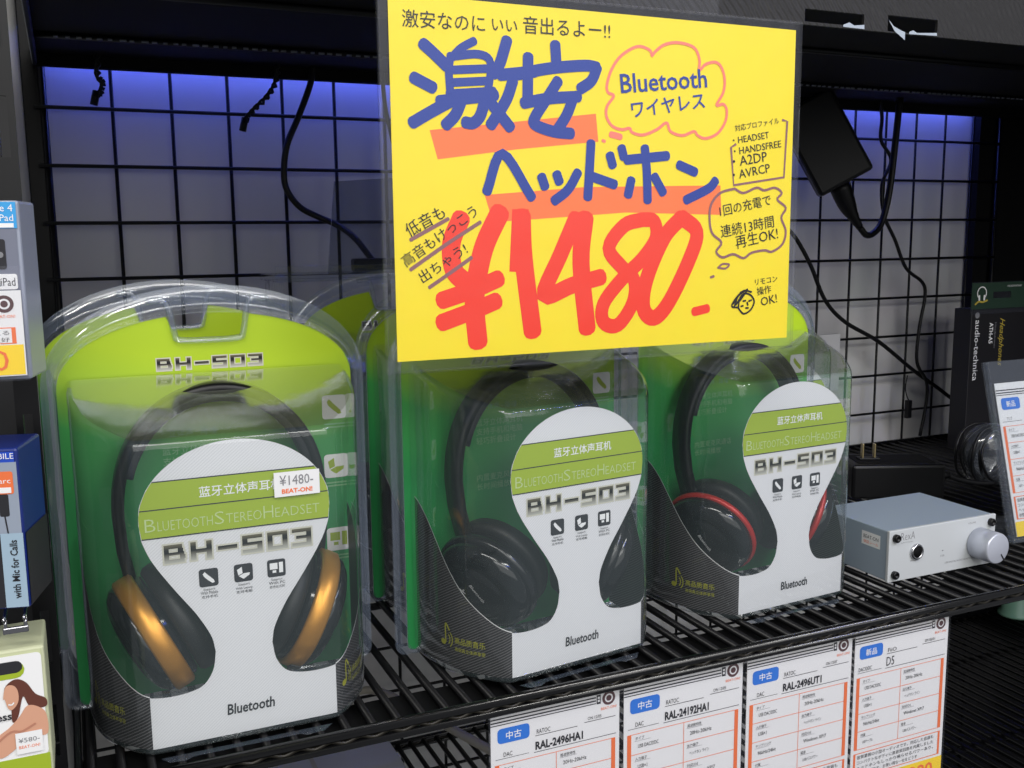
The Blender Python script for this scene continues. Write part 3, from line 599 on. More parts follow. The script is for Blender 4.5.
    ink_text(q, 'Bluetooth', .0020, .0150, F, P_ink['dark'], width=.0255, height=.0062, bold=.022, shear=.08, align='c', k=.0002)
    MESH['front_panel'] = q.mesh('front_panel')
    # --- dark hatched side panels, each with a white cut edge
    for sg in (-1, 1):
        q = MB(); us = [BUL + .0835 * i / 44 for i in range(45)]
        for a, b in zip(us, us[1:]):
            ta, tb = lerp(T_TAB, a), lerp(T_TAB, b)
            A, B_ = (a, b) if sg > 0 else (b, a); fa, fb = (ta, tb) if sg > 0 else (tb, ta)
            q.add([F(sg * A, BASE), F(sg * B_, BASE), F(sg * B_, fb), F(sg * A, fa)], [(0, 1, 2, 3)], hatch, uvs=[(A * 1, BASE), (B_ * 1, BASE), (B_ * 1, fb), (A * 1, fa)])
            q.add([F(sg * A, fa, .0001), F(sg * B_, fb, .0001), F(sg * B_, fb + .0006, .0001), F(sg * A, fa + .0006, .0001)], [(0, 1, 2, 3)], P_ink['white'])
        o = sg * .079
        ink_text(q, '高品质音乐', o, .0205, F, P_ink['olive'], width=.0225, bold=.008, align='c', k=.0003)
        ink_text(q, '高保真立体声享受', o, .0155, F, P_ink['olive'], width=.0225, bold=.004, align='c', k=.0003)
        c = o - .0195
        ink_stroke(q, [(c, .0190), (c, .0310), (c + .0035, .0275)], .0012, F, P_ink['olive'], .0003)
        ink_poly(q, [(c - .0022 + .0024 * cos(t * pi / 5), .0188 + .0019 * sin(t * pi / 5)) for t in range(10)], F, P_ink['olive'], .0003)
        for rr in (.004, .0062): ink_stroke(q, [(c + rr * cos(t), .0215 + rr * sin(t)) for t in (-.8, -.3, .3, .8)], .0008, F, P_ink['olive'], .0003)
        MESH['side_panel%d' % sg] = q.mesh('side_panel')
    # --- headphones
    q = MB(); pts = []
    for i in range(41):
        a = pi * i / 40; pts.append((.0570 * cos(a), .060, .118 + .0700 * sin(a) ** .9))
    pts = [(.0520, .054, .078), (.0560, .058, .100)] + pts + [(-.0560, .058, .100), (-.0520, .054, .078)]
    strip(q, pts, .0085, .0032, (0, 1, 0), blackp, True)
    pin = [(x * .93, y, .118 + (z - .118) * .93) for x, y, z in pts[6:-6]]
    strip(q, pin, .0075, .0026, (0, 1, 0), mat('headband_pad', (26, 26, 32), .7), True)
    for s in (1, -1): strip(q, [(s * .0520, .054, .082), (s * .0560, .049, .072), (s * .0610, .0410, .060)], .006, .002, (0, 1, 0), blackp, True)
    MESH['headphones'] = q.mesh('headphones')
pack_meshes()

def cup_matrix(s, yw):
    ax = Vector((s * cos(radians(25)) * cos(radians(yw)), -sin(radians(yw)), -sin(radians(25)))).normalized()
    x = Vector((0, 0, 1)).cross(ax).normalized(); y = ax.cross(x)
    return Matrix(((x.x, y.x, ax.x, s * .0455), (x.y, y.y, ax.y, .0400), (x.z, y.z, ax.z, .0545), (0, 0, 0, 1)))
def cup_meshes(style):
    if ('cup', style, 1) in MESH: return
    ring = {'gold': mat('gold_trim', (214, 152, 62), .38, metal=.7), 'black': mat('black_trim', (22, 22, 26), .2), 'red': mat('red_trim', (176, 30, 26), .3, metal=.2)}[style]
    h0, h1 = {'gold': (.0035, -.0082), 'black': (.001, -.006), 'red': (.0008, -.0042)}[style]
    shell = mat('cup_gloss_black', (14, 14, 18), .12)
    pad = mat('cushion_leather', (20, 20, 22), .5)
    for s in (1, -1):
        Mx = cup_matrix(s, 6 if style == 'gold' else 24)
        q = MB()
        lathe(q, [(.0005, .0145), (.012, .0142), (.0205, .0128), (.0215, .0118), (.0225, .0124), (.0285, .0098), (.0322, .0065), (.0332, h0), (.0325, h0 - .001), (.0318, -.010), (.030, -.012), (.001, -.012)], shell, Mx, 48)
        u = Vector((0, 1, 0)); f = lambda a, b, k=0: Mx @ Vector((a, b, .0143 + k))
        if s < 0:
            ink_text(q, 'Bluetooth', -.0010, .0095, f, P_ink['white'], width=.0145, bold=.01, ang=radians(-62), k=.0008)
            ink_stroke(q, [(-.0095, .0045), (-.0065, .0015)], .0012, f, P_ink['white'], .0006); ink_stroke(q, [(-.0065, .0045), (-.0095, .0015)], .0012, f, P_ink['white'], .0006)
        MESH[('cup', style, s)] = q.mesh('ear_cup')
        q = MB(); lathe(q, [(.0334, h0), (.0350, h0 - .0012), (.0352, (h0 + h1) / 2), (.0350, h1 + .0012), (.0334, h1), (.0320, h1), (.0320, h0), (.0334, h0)], ring, Mx, 48)
        if style == 'gold' and s > 0: box(q, (-.0045, .0340, -.0035), (.0045, .0360, .0025), blackp, .0005, M=Mx @ Matrix.Rotation(radians(150), 4, 'Z'))
        MESH[('ring', style, s)] = q.mesh('trim_ring')
        q = MB(); lathe(q, [(.019, -.0125), (.0315, -.0125), (.0335, -.0150), (.0340, -.0190), (.0325, -.0235), (.0285, -.0260), (.0240, -.0255), (.0205, -.0225), (.0195, -.0150), (.019, -.0125)], pad, Mx, 48)
        MESH[('pad', style, s)] = q.mesh('ear_cushion')
PG = 'clear headphone packs on the shelf'
def make_pack(label, style, loc, rz):
    cup_meshes(style)
    t = thing('headphone_pack', label, 'headphone pack', loc, rz, PG)
    put('backing_card', MESH['backing_card'], t); put('front_panel', MESH['front_panel'], t)
    for s in (-1, 1): put('side_panel', MESH['side_panel%d' % s], t)
    h = put('headphones', MESH['headphones'], t)
    h['label'] = {'gold': 'black headphones with gold rimmed ear cups', 'black': 'all black headphones', 'red': 'black headphones with red rimmed ear cups'}[style]
    for s in (-1, 1):
        put('ear_cup', MESH[('cup', style, s)], h); put('trim_ring', MESH[('ring', style, s)], h); put('ear_cushion', MESH[('pad', style, s)], h)
    put('blister_shell', MESH['blister_shell'], t)
    return t
pk1 = make_pack('nearest headphone pack, gold rimmed ear cups and a small white price sticker', 'gold', (.0742, .5250, 0), 0)
pk2 = make_pack('headphone pack with all black headphones below the yellow sign, front of its row', 'black', (.2810, .5285, 0), radians(7))
pk3 = make_pack('headphone pack with red rimmed ear cups beside the silver amplifier', 'red', (.4670, .5500, 0), radians(4))
def behind(src, label, loc, rz):
    c = copy_tree(src); c.location = loc; c.rotation_euler.z = rz; c['label'] = label; return c
behind(pk2, 'headphone pack standing right behind the gold pack, only its clear rim showing', (.0640, .6185, 0), radians(1))
pb = behind(pk2, 'headphone pack directly behind the all black one under the yellow sign', (.2850, .6270, 0), radians(5))
behind(pk2, 'rearmost of the three headphone packs behind the yellow sign, lime corner showing', (.2515, .7150, 0), radians(2))
behind(pk2, 'headphone pack behind the red rimmed one, its lime corner right of the yellow sign', (.5350, .6480, 0), radians(4))
# price sticker on the first pack's front
q = MB(); F = wrap(.0014)
su, sv = .0195, .1330
ink_rect(q, su, sv, su + .0245, sv + .0135, F, white, .0019, n=2)
ink_text(q, '¥1480-', su + .0120, sv + .0062, F, P_ink['grey'], width=.0180, height=.0055, align='c', k=.0021)
ink_text(q, 'BEAT-ON!', su + .0122, sv + .0018, F, P_ink['orange'], width=.0165, height=.0026, bold=.03, align='c', k=.0021)
q.build('price_sticker', pk1)

# ------------------------------------------------------------------ big yellow sign in a clear sleeve
SX, SY, SZ = .1568, .5005, .2069
sg = thing('price_sign', 'big yellow hand-lettered price sign in a clear sleeve, hanging before the packs', 'sign', (SX, SY, SZ))
q = MB(); box(q, (0, 0, 0), (.2565, .0004, .1866), yellow); q.build('card', sg)
q = MB(); f = plane_map((0, 0, 0), (1, 0, 0), (0, 0, 1), .00005)
order = ['coral', 'red', 'pink', 'purple', 'blue', 'black']
for ci, c in enumerate(order):
    for it in SIGN[c]:
        if it[0] == 'poly': ink_poly(q, [(u / 1000, v / 1000) for u, v in it[1]], f, P_ink[c], .00005 * ci)
        else: ink_stroke(q, [(u / 1000, v / 1000) for u, v in it[1]], it[0] / 1000, f, P_ink[c], .00006 * ci, 1 if len(it) > 2 else 5)
for s, a, b_, h, bold, c in SIGN['text']:
    a = Vector(a) / 1000; b_ = Vector(b_) / 1000; d = b_ - a
    ink_text(q, s, a.x, a.y, f, P_ink[c], width=d.length, bold=bold, ang=math.atan2(d.y, d.x), k=.0003)
q.build('lettering', sg)
q = MB()
box(q, (-.0055, -.0012, -.0060), (.2605, -.0008, .1915), sleevem); box(q, (-.0055, .0010, -.0060), (.2605, .0014, .1915), sleevem)
tube(q, [(-.0055, .0002, -.006), (-.0055, .0002, .1915)], .0010, sleevem, 6); tube(q, [(.2605, .0002, -.006), (.2605, .0002, .1915)], .0010, sleevem, 6)
tube(q, [(-.0055, .0002, -.006), (.2605, .0002, -.006)], .0010, sleevem, 6)
box(q, (.06, -.0002, .1915), (.20, .0006, .2050), sleevem)
q.build('clear_sleeve', sg)

# ------------------------------------------------------------------ price tags
def tag_print(q, W, H, f, badge, maker, date, kindt, model, price=None, rows=4):
    """printed shop tag; u from the left, v measured down from the top"""
    f0 = f; f = lambda u, v, k=0: f0(u, v - .0026, k); H = H - .0026
    s = W / .0915; R = lambda u0, v0, u1, v1, m, k=.0001, **kw: ink_rect(q, u0 * s, -v1 * s, u1 * s, -v0 * s, f, m, k, **kw)
    X = lambda t, u, v, m, **kw: ink_text(q, t, u * s, -v * s, f, m, k=.0002, **{a: (b * s if a in ('width', 'height', 'size') else b) for a, b in kw.items()})
    D, G, Or = P_ink['dark'], P_ink['grey'], P_ink['orange']
    for i, v in enumerate((.0034, .0056, .0076)): R(0, v, .074, v + (.0009, .0009, .0006)[i], D)
    R(.0745, .0024, .0775, .0086, D); R(.0752, .0036, .0768, .0050, white, .0002); R(.0752, .0056, .0768, .0072, white, .0002)
    for r, m, k in ((.0048, P_ink['maroon'], .0001), (.0030, white, .0002), (.0020, P_ink['maroon'], .0003)):
        ink_poly(q, [((.0835 + r * cos(t * pi / 10)) * s, (-.0058 + r * sin(t * pi / 10)) * s) for t in range(20)], f, m, k)
    X('BEAT-ON!', .0835, .0133, Or, width=.0115, height=.0018, align='c')
    R(.0045, .0105, .0265, .0205, P_ink['badge'], r=.0025 * s)
    X(badge, .0155, .0178, P_ink['white'], width=.0105, bold=.012, align='c')
    X(maker, .0315, .0192, D, width=.0012 * len(maker) + .0035, height=.0030); R(.0305, .0202, .0605, .0206, D)
    X(date, .0680, .0180, D, width=.0100, height=.0022); R(.0655, .0190, .0885, .0194, D)
    X(kindt, .0085 if len(kindt) < 5 else .0040, .0295, D, width=.0016 * len(kindt) + .0012, height=.0030); R(.0030, .0305, .0260, .0308, D)
    big = len(model) > 3
    X(model, .0305, .0297, D, width=.0340 if big else .0075, height=.0060 if big else .0068, bold=.035 if big else 0); R(.0295, .0312, .0890, .0316, D)
    b0, b1 = .0345, .0345 + rows * .0140
    R(.0025, b0, .0055, b1, Or); R(.0855, b0, .0885, b1, Or)
    L1 = ('タイプ', '入力端子', 'サンプリング', '付属'); L2 = ('USB DAC/DDC', 'USB×1', '96kHz/24bit', 'USBケーブル')
    R1 = ('周波数特性', '出力端子', '対応OS', '電源'); R2 = ('20Hz-20kHz', 'ヘッドホン ライン', 'Windows XP/7', 'USBバスパワー')
    for i in range(rows + 1): R(.0025, b0 + i * .014 - .0002, .0885, b0 + i * .014 + .0002, Or)
    R(.0450, b0, .0454, b1, Or)
    for i in range(rows):
        v = b0 + i * .014
        X(L1[i], .0085, v + .0042, D, height=.0024, width=.0022 * len(L1[i])); R(.0080, v + .0048, .0200, v + .0050, G); X(L2[i], .0105, v + .0098, D, height=.0026, width=.0014 * len(L2[i]))
        X(R1[i], .0480, v + .0042, D, height=.0024, width=.0022 * len(R1[i])); R(.0475, v + .0048, .0600, v + .0050, G); X(R2[i], .0500, v + .0098, D, height=.0026, width=.0017 * len(R2[i]))
    c0 = b1 + .003; c1 = c0 + .0185
    R(.0025, c0, .0885, c0 + .0006, Or); R(.0025, c1, .0885, c1 + .0006, Or); R(.0025, c0, .0045, c1, Or); R(.0865, c0, .0885, c1, Or)
    for j, t in enumerate(('音質重視の小型オーディオです。対応した音源も', 'コンパクトなボディに高音質回路を内蔵しました', 'ヘッドホンもしっかり鳴らせるパワーあり。', '状態は良好です。お買い得な一台をどうぞ')):
        X(t, .0060, c0 + .0045 + j * .0042, D, width=.076 if j < 3 else .060, height=.0030)
    if price:
        R(0, c1 + .0025, W / s, H / s, P_ink['lightyellow'])
        X(price, W / s - .009, H / s - .0018, P_ink['orange'], height=.0110, width=.008 * len(price), bold=.02, align='r')
def price_tag(label, loc, W, H, group=None, rot=(0, 0, 0), **kw):
    t = thing('price_tag', label, 'price tag', loc, 0, group); t.rotation_euler = rot
    q = MB(); box(q, (0, 0, -H), (W, .0005, 0), white)
    tag_print(q, W, H, plane_map((0, 0, 0), (1, 0, 0), (0, 0, 1), .00005), **kw); q.build('printed_card', t)
    q = MB(); box(q, (-.0012, -.0010, -H - .002), (W + .0012, -.0007, .004), sleevem); box(q, (-.0012, .0008, -H - .002), (W + .0012, .0011, .004), sleevem)
    q.build('clear_sleeve', t)
    return t
TG = 'price tags hanging below the shelf'
ty = .5172
for lab, x, z, wd, kw in (
    ('white price tag reading RAL-2496HA1, hanging first from the left under the shelf', .2138, -.0092, .0890, dict(badge='中古', maker='RATOC', date='ON 12/05', kindt='DAC', model='RAL-2496HA1')),
    ('white price tag reading RAL-24192HA1 hanging under the shelf', .3062, -.0092, .0925, dict(badge='中古', maker='RATOC', date='ON 12/05', kindt='DAC', model='RAL-24192HA1')),
    ('white price tag reading RAL-2496UT1 hanging under the shelf', .4025, -.0092, .0915, dict(badge='中古', maker='RATOC', date='ON 12/07', kindt='DAC', model='RAL-2496UT1')),
    ('white price tag reading D5 with a yellow band, last in the row under the shelf', .4970, -.0092, .0905, dict(badge='新品', maker='FiiO', date='EM 05/01', kindt='DAC/DDC', model='D5'))):
    price_tag(lab, (x, ty, z), wd, .1306, TG, price='390' if kw['model'] == 'D5' else '480', **kw)

# ------------------------------------------------------------------ silver amplifier
am = thing('headphone_amplifier', 'small silver headphone amplifier with a round volume knob on the shelf', 'amplifier', (.5690, .5610, 0))
alu = mat('brushed_silver', (206, 210, 212), .5, metal=.15, bump=.05, nscale=900); aluB = mat('silver_blue_case', (158, 172, 186), .5, metal=.15)
W, H, Dp = .1150, .0425, .0800
q = MB(); box(q, (.0008, .003, .0018), (W - .0008, Dp, H - .0005), aluB, .0008)
Lf = plane_map((.0008, 0, 0), (0, -1, 0), (0, 0, 1))
ink_rect(q, -.030, .0250, -.010, .0360, Lf, white, .0001); ink_text(q, 'BEAT-ON', -.020, .0305, Lf, P_ink['dark'], width=.016, height=.003, align='c', k=.0002); ink_text(q, '保証シール', -.020, .0268, Lf, P_ink['orange'], width=.016, height=.0025, align='c', k=.0002)
q.build('case', am)
q = MB(); box(q, (0, 0, .0010), (W, .003, H), alu, .0006)
f = plane_map((0, 0, 0), (1, 0, 0), (0, 0, 1))
ink_text(q, 'RexA', .0120, .0335, f, P_ink['grey'], width=.0145, height=.0062, bold=-.01, k=.0001); ink_text(q, 'by RATOC Systems', .0125, .0312, f, P_ink['grey'], width=.012, height=.0012, k=.0001)
ink_text(q, 'PHONES', .0275, .0150, f, P_ink['grey'], width=.0090, height=.0014, align='c', k=.0001)
ink_text(q, 'USB', .0570, .0145, f, P_ink['grey'], width=.0042, height=.0014, align='c', k=.0001); ink_rect(q, .0562, .0190, .0578, .0198, f, P_ink['grey'], .0001)
ink_text(q, 'USB DIGITAL AUDIO HEADPHONE AMPLIFIER', .0600, .0080, f, P_ink['grey'], width=.0440, height=.0014, k=.0001)
ink_text(q, 'VOLUME', .0880, .0375, f, P_ink['grey'], width=.0085, height=.0014, align='c', k=.0001)
q.build('front_plate', am)
q = MB(); box(q, (.004, Dp, .003), (W - .004, Dp + .0025, H - .003), alu, .0005)
for x in (.03, .075): box(q, (x, Dp + .0025, .012), (x + .014, Dp + .006, .028), blackp, .0008)
q.build('rear_plate', am)
RX = Matrix.Rotation(pi / 2, 4, 'X')   # local z -> -y
for x, z in ((.0062, .0365), (W - .0062, .0365), (.0062, .0068), (W - .0062, .0068)):
    q = MB(); lathe(q, [(.0032, 0), (.0032, .0028), (.0026, .0034), (.0014, .0034), (.0012, .0022), (.0001, .0022)], blackp, Matrix.Translation((x, 0, z)) @ RX, 20); q.build('corner_screw', am)
q = MB(); Mj = Matrix.Translation((.0285, 0, .0225)) @ RX
lathe(q, [(.0066, 0), (.0066, .0014), (.0058, .0022), (.0046, .0022), (.0042, .0008)], mat('chrome', (210, 210, 214), .18, metal=1), Mj, 28); lathe(q, [(.0044, .0010), (.0044, .0020), (.0001, .0018)], blackm, Mj, 24)
q.build('headphone_jack', am)
q = MB(); Mk = Matrix.Translation((.0955, 0, .0210)) @ RX
lathe(q, [(.0122, 0.0004), (.0122, .0010), (.0128, .0012), (.0126, .0185), (.0120, .0198), (.0115, .0200), (.0001, .0200)], mat('knob_silver', (206, 210, 222), .35, metal=.4), Mk, 40)
box(q, (-.0005, .006, .0190), (.0005, .0118, .0203), blackp, M=Mk @ Matrix.Rotation(radians(215), 4, 'Z'))
q.build('volume_knob', am)
for x in (.012, W - .012):
    for y in (.012, Dp - .012): q = MB(); lathe(q, [(.005, 0), (.005, .0022), (.0001, .0022)], blackm, Matrix.Translation((x, y, 0)), 16); q.build('rubber_foot', am)

# power brick with prongs lying on the shelf behind the amplifier
pb = thing('power_brick', 'black power adapter brick with upright prongs, lying behind the amplifier', 'power adapter', (.778, .772, 0), radians(-24))
q = MB(); box(q, (-.048, -.028, 0), (.048, .028, .036), blackp, .003); box(q, (-.040, -.020, .036), (.040, .020, .0366), blackm, .0002); q.build('body', pb)
q = MB(); br = mat('brass_prong', (176, 160, 116), .35, metal=.6)
for x in (-.030, -.0175): box(q, (x, -.003, .0360), (x + .0016, .0035, .0530), br, .0005)
box(q, (-.034, -.006, .0360), (-.012, .0065, .0385), blackp, .0008)
q.build('prongs', pb)
q = MB(); tube(q, crom([(.046, 0, .018), (.060, 0, .018), (.076, .004, .012), (.100, .012, .006), (.122, .020, .004)], 5), .0030, blackp, 8); tube(q, [(.046, 0, .018), (.064, 0, .018)], [.006, .0035], blackp, 10)
q.build('cord', pb)
# thin cord loose on the shelf
q = MB(); tube(q, crom([(.70, .80, .002), (.715, .77, .0022), (.735, .715, .0022), (.760, .680, .0022), (.80, .664, .0022)], 6), .0014, blackp, 6)
tag(q.build('thin_cord'), 'thin black cord lying on the shelf in front of the power brick', 'cord')

# bag with a coiled black cable
cb = thing('cable_bag', 'clear bag with a coiled black cable, on the shelf right of the power brick', 'bagged cable', (.902, .752, 0))
cb.scale = (.66, .66, .66)
q = MB()
for k in range(9):
    rr = .036 + .0035 * (k % 3); yy = -.022 + .0055 * k; pts = []
    for i in range(33):
        a = 2 * pi * i / 32; pts.append((rr * 1.25 * cos(a) + .004 * sin(k * 2.1), yy + .003 * sin(3 * a + k), .050 + rr * 1.12 * sin(a)))
    tube(q, pts, .0024, blackp, 6)
q.build('cable_coil', cb)
q = MB(); n = 20; m2 = 10; vs = []
for j in range(m2 + 1):
    for i in range(n):
        a = 2 * pi * i / n; b2 = pi * j / m2
        vs.append((.056 * sin(b2) ** .6 * cos(a), .034 * sin(b2) ** .6 * sin(a) + .0015 * sin(7 * a + j), .0505 - .050 * cos(b2) + .0012 * sin(5 * a)))
fs = [(j * n + i, j * n + (i + 1) % n, (j + 1) * n + (i + 1) % n, (j + 1) * n + i) for j in range(m2) for i in range(n)]
bag = clear_mat('crinkled_bag', (.95, .96, .97), .05, .5, .12, .05)
q.add(vs, fs, bag, True); q.build('clear_bag', cb)

# tall black product box standing at the back right
bxm = mat('black_carton', (22, 21, 25), .45)
tb = thing('headphone_box', 'tall black product box with white and gold lettering behind the price holder', 'box', (1.0085, .880, 0))
q = MB(); box(q, (0, 0, 0), (.100, .026, .178), bxm, .001)
f = plane_map((0, 0, 0), (1, 0, 0), (0, 0, 1))
ink_text(q, 'audio-technica', .0075, .164, f, P_ink['white'], width=.075, height=.0085, ang=radians(-90), k=.0002)
ink_poly(q, [(.0065 + .0038 * cos(t * pi / 8) + .0035, .1700 + .0038 * sin(t * pi / 8)) for t in range(16)], f, P_ink['grey'], .0002)
ink_text(q, 'ATH-A5', .0320, .160, f, P_ink['white'], width=.026, height=.0065, ang=radians(-90), bold=.02, k=.0002)
ink_text(q, 'Headphones', .0410, .160, f, P_ink['grey'], width=.032, height=.0035, ang=radians(-90), k=.0002)
ink_text(q, 'Headphones', .0500, .165, f, P_ink['gold'], width=.060, height=.0110, ang=radians(-90), shear=.4, k=.0002)
q.build('carton', tb)
# hang-packed accessory with a dark green header card, leaning before the box
hp = thing('header_card_pack', 'hang pack with a dark green header card, over the tall black box', 'accessory pack', (1.002, .876, .174))
q = MB(); gm = mat('green_header', (30, 58, 40), .4)
f = plane_map((0, 0, 0), (1, 0, 0), (0, 0, 1))
box(q, (0, -.0008, .004), (.036, 0, .036), gm); box(q, (.067, -.0008, .004), (.110, 0, .036), gm); box(q, (.036, -.0008, .004), (.067, 0, .0165), gm); box(q, (.036, -.0008, .0245), (.067, 0, .036), gm)
f = plane_map((0, -.0008, 0), (1, 0, 0), (0, 0, 1))
ink_stroke(q, [(.0165 + .0075 * cos(radians(a)), .0235 + .0075 * sin(radians(a))) for a in range(-60, 241, 30)], .0014, f, P_ink['white'], .0002)
for a in (-55, 235): ink_stroke(q, [(.0165 + .0075 * cos(radians(a)), .0265 + .0075 * sin(radians(a))), (.0165 + .0072 * cos(radians(a)), .0215 + .0075 * sin(radians(a)))], .0028, f, P_ink['white'], .0003)
ink_stroke(q, [(.006, .010), (.012, .0135), (.018, .0125), (.026, .0145)], .0022, f, P_ink['gold'], .0002)
ink_text(q, 'HEADPHONE', .060, .0300, f, P_ink['white'], width=.024, height=.0022, k=.0002)
q.build('header_card', hp)
q = MB(); box(q, (0, -.0016, -.002), (.112, -.0010, .037), sleevem); box(q, (0, .0002, -.002), (.112, .0008, .037), sleevem); q.build('clear_bag', hp)

# clear acrylic price holder at the right
ph = thing('price_holder', 'clear acrylic price holder with a white price card at the right shelf end', 'price holder', (.7450, .590, 0))
tilt = math.atan2(.040, .158); Mh = Matrix.Rotation(-tilt, 4, 'X')
q = MB(); acl = acrylic
for yy in (0, .0052): box(q, (0, yy, 0), (.112, yy + .0022, .162), acl, .0006, M=Mh)
box(q, (0, .0022, 0), (.0022, .0052, .162), acl, M=Mh); box(q, (.1098, .0022, 0), (.112, .0052, .162), acl, M=Mh)
box(q, (0, .002, 0), (.112, .062, .0026), acl, .0006)
q.build('acrylic_stand', ph)
q = MB(); box(q, (.0075, .0030, .005), (.1045, .0036, .142), white, M=Mh)
fm = lambda u, v, k=0: Mh @ Vector((.0075 + u, .0029 - k, .142 + v))
tag_print(q, .097, .137, fm, '新品', 'LUXMAN', '', 'アンプ', 'P-1u') if False else tag_print(q, .097, .137, fm, badge='新品', maker='AMP', date='12/05', kindt='アンプ', model='AMP', price='800')
q.build('price_card', ph)

# ------------------------------------------------------------------ back-of-bay clutter: adapter, cables, wire ties, acrylic stand
ad = thing('power_adapter', 'black power adapter hanging on its cord, right of the yellow sign', 'power adapter', (.808, .930, .383))
q = MB()
box(q, (-.033, -.015, -.062), (.033, .015, .044), blackp, .004, M=Matrix.Rotation(radians(-34), 4, 'Z') @ Matrix.Rotation(radians(-29), 4, 'Y')); q.build('body', ad)
q = MB()
tube(q, crom([(.030, 0, -.054), (.044, 0, -.079), (.052, -.002, -.092), (.062, -.003, -.105)], 5), [.0125, .0122, .0120, .0115, .0110, .0102, .0095, .0088, .008, .0072, .0068, .006, .0055, .005, .0045, .0042][:16], blackp, 12); q.build('cord_grip', ad)
q = MB(); tube(q, crom([(.062, -.003, -.105), (.072, -.003, -.1135), (.084, -.002, -.1120), (.099, 0, -.098), (.109, 0, -.06), (.115, 0, .0), (.119, 0, .05)], 6), .0040, blackp, 8); q.build('cord', ad)
def cable(label, pts, r, name='cable'):
    q = MB(); tube(q, crom(pts, 6), r, blackp, 8); return tag(q.build(name), label, 'cable')
cable('thick black cable curving down the grid behind the gold headphone pack', [(.2246, .955, .4316), (.2211, .955, .4142), (.2085, .955, .3837), (.1972, .955, .3587), (.1933, .955, .3339), (.1954, .955, .3173), (.2070, .955, .3015), (.2238, .953, .2922), (.2391, .945, .2845), (.2510, .925, .2720), (.262, .897, .2480)], .0030)
cable('short black cable dropping behind the left edge of the yellow sign', [(.292, .957, .44), (.294, .957, .40), (.300, .957, .37), (.306, .957, .34), (.309, .957, .29), (.309, .957, .24)], .0022)
cable('long thin black cable twisting down the right part of the grid to the shelf', [(.9197, .955, .4316), (.9242, .955, .4104), (.9241, .955, .3842), (.9417, .955, .3606), (.9289, .955, .3301), (.9343, .955, .2935), (.9542, .955, .2625), (.9748, .955, .2270), (1.0033, .955, .2085), (1.0097, .955, .1903), (1.0023, .955, .1467), (1.0016, .955, .1050), (1.0200, .955, .0773), (1.0210, .955, .0467), (1.0131, .955, .0060)], .0022)
cable('black cable running diagonally from behind the sign to the dark box', ((.7650, .958, .305), (.7843, .959, .2819), (.8029, .959, .2641), (.8254, .959, .2327), (.8489, .959, .1908), (.8819, .959, .1623), (.9389, .959, .1343), (1.0009, .961, .0943), (1.0563, .961, .0613), (1.0968, .959, .0337), (1.1300, .957, .0040)), .0026)
# thin strap with a clip hanging in the grid
q = MB(); tube(q, crom([(.9946, .963, .0870), (.9920, .963, .0713), (.9950, .963, .0600), (.9985, .963, .0540)], 5), .0008, blackp, 6); box(q, (.9945, .960, .030), (1.0025, .966, .054), blackp, .001)
tag(q.build('clip_strap'), 'thin strap with a small black clip tied to the grid, right side', 'strap')
# twist ties
def tie(label, pts):
    q = MB(); P = crom(pts, 8); a = []; c = []
    for i, p in enumerate(P):
        o = Vector((cos(i * .9), 0, sin(i * .9))) * .0018; a.append(p + o); c.append(p - o)
    tube(q, a, .0014, blackp, 6); tube(q, c, .0014, blackp, 6); tube(q, [P[-1] + Vector((0, 0, .004)), P[-1] - Vector((.003, 0, .008))], .0032, blackp, 8)
    tag(q.build('twisted_wire'), label, 'twisted wire')
tie('short twisted black wire end hanging at the far left top of the grid', [(.0378, .955, .4300), (.0371, .955, .4134), (.0407, .955, .4069), (.0386, .955, .3992), (.0350, .955, .3960)])
tie('twisted black wire with frayed end, hanging left of the thick cable', [(.1920, .955, .4298), (.1895, .955, .4153), (.1816, .955, .4024), (.1702, .955, .3912), (.1626, .955, .3829), (.1600, .955, .3780)])
# acrylic stand
ac = thing('acrylic_display_stand', 'clear acrylic display stand behind the packs, left of the yellow sign', 'display stand', (.158, .835, 0))
q = MB(); box(q, (0, 0, .236), (.190, .075, .242), acrylic, .001); box(q, (0, -.002, .236), (.190, .001, .2495), acrylic, .0006)
q.build('shelf_plate', ac)
for x in (.004, .183): q = MB(); box(q, (x, .004, 0), (x + .004, .070, .236), acrylic, .001); q.build('side_plate', ac)
q = MB(); vs = [(.046, .006, .242), (.150, .006, .242), (.150, .052, .328), (.066, .052, .322)]
q.add([Vector(v) for v in vs] + [Vector(v) + Vector((0, .003, 0)) for v in vs], [(0, 1, 2, 3), (7, 6, 5, 4), (0, 4, 5, 1), (1, 5, 6, 2), (2, 6, 7, 3), (3, 7, 4, 0)], tinted)
vs = [(.095, -.001, .242), (.100, -.001, .242), (.116, .034, .305), (.112, .034, .305)]
q.add([Vector(v) for v in vs] + [Vector(v) + Vector((0, .004, 0)) for v in vs], [(0, 1, 2, 3), (7, 6, 5, 4), (0, 4, 5, 1), (1, 5, 6, 2), (2, 6, 7, 3), (3, 7, 4, 0)], acrylic)
q.build('leaning_panel', ac)
q = MB(); box(q, (.238, .880, .2422), (.290, .895, .2535), blackp, .002)
tag(q.build('black_connector'), 'small black connector block lying on the clear acrylic stand', 'connector')
q = MB(); box(q, (.845, .9680, .075), (.884, .9735, .1465), mat('pale_card', (206, 206, 210), .6), .0004)
tag(q.build('blank_card'), 'small pale card on the grid, behind the red rimmed pack', 'card')

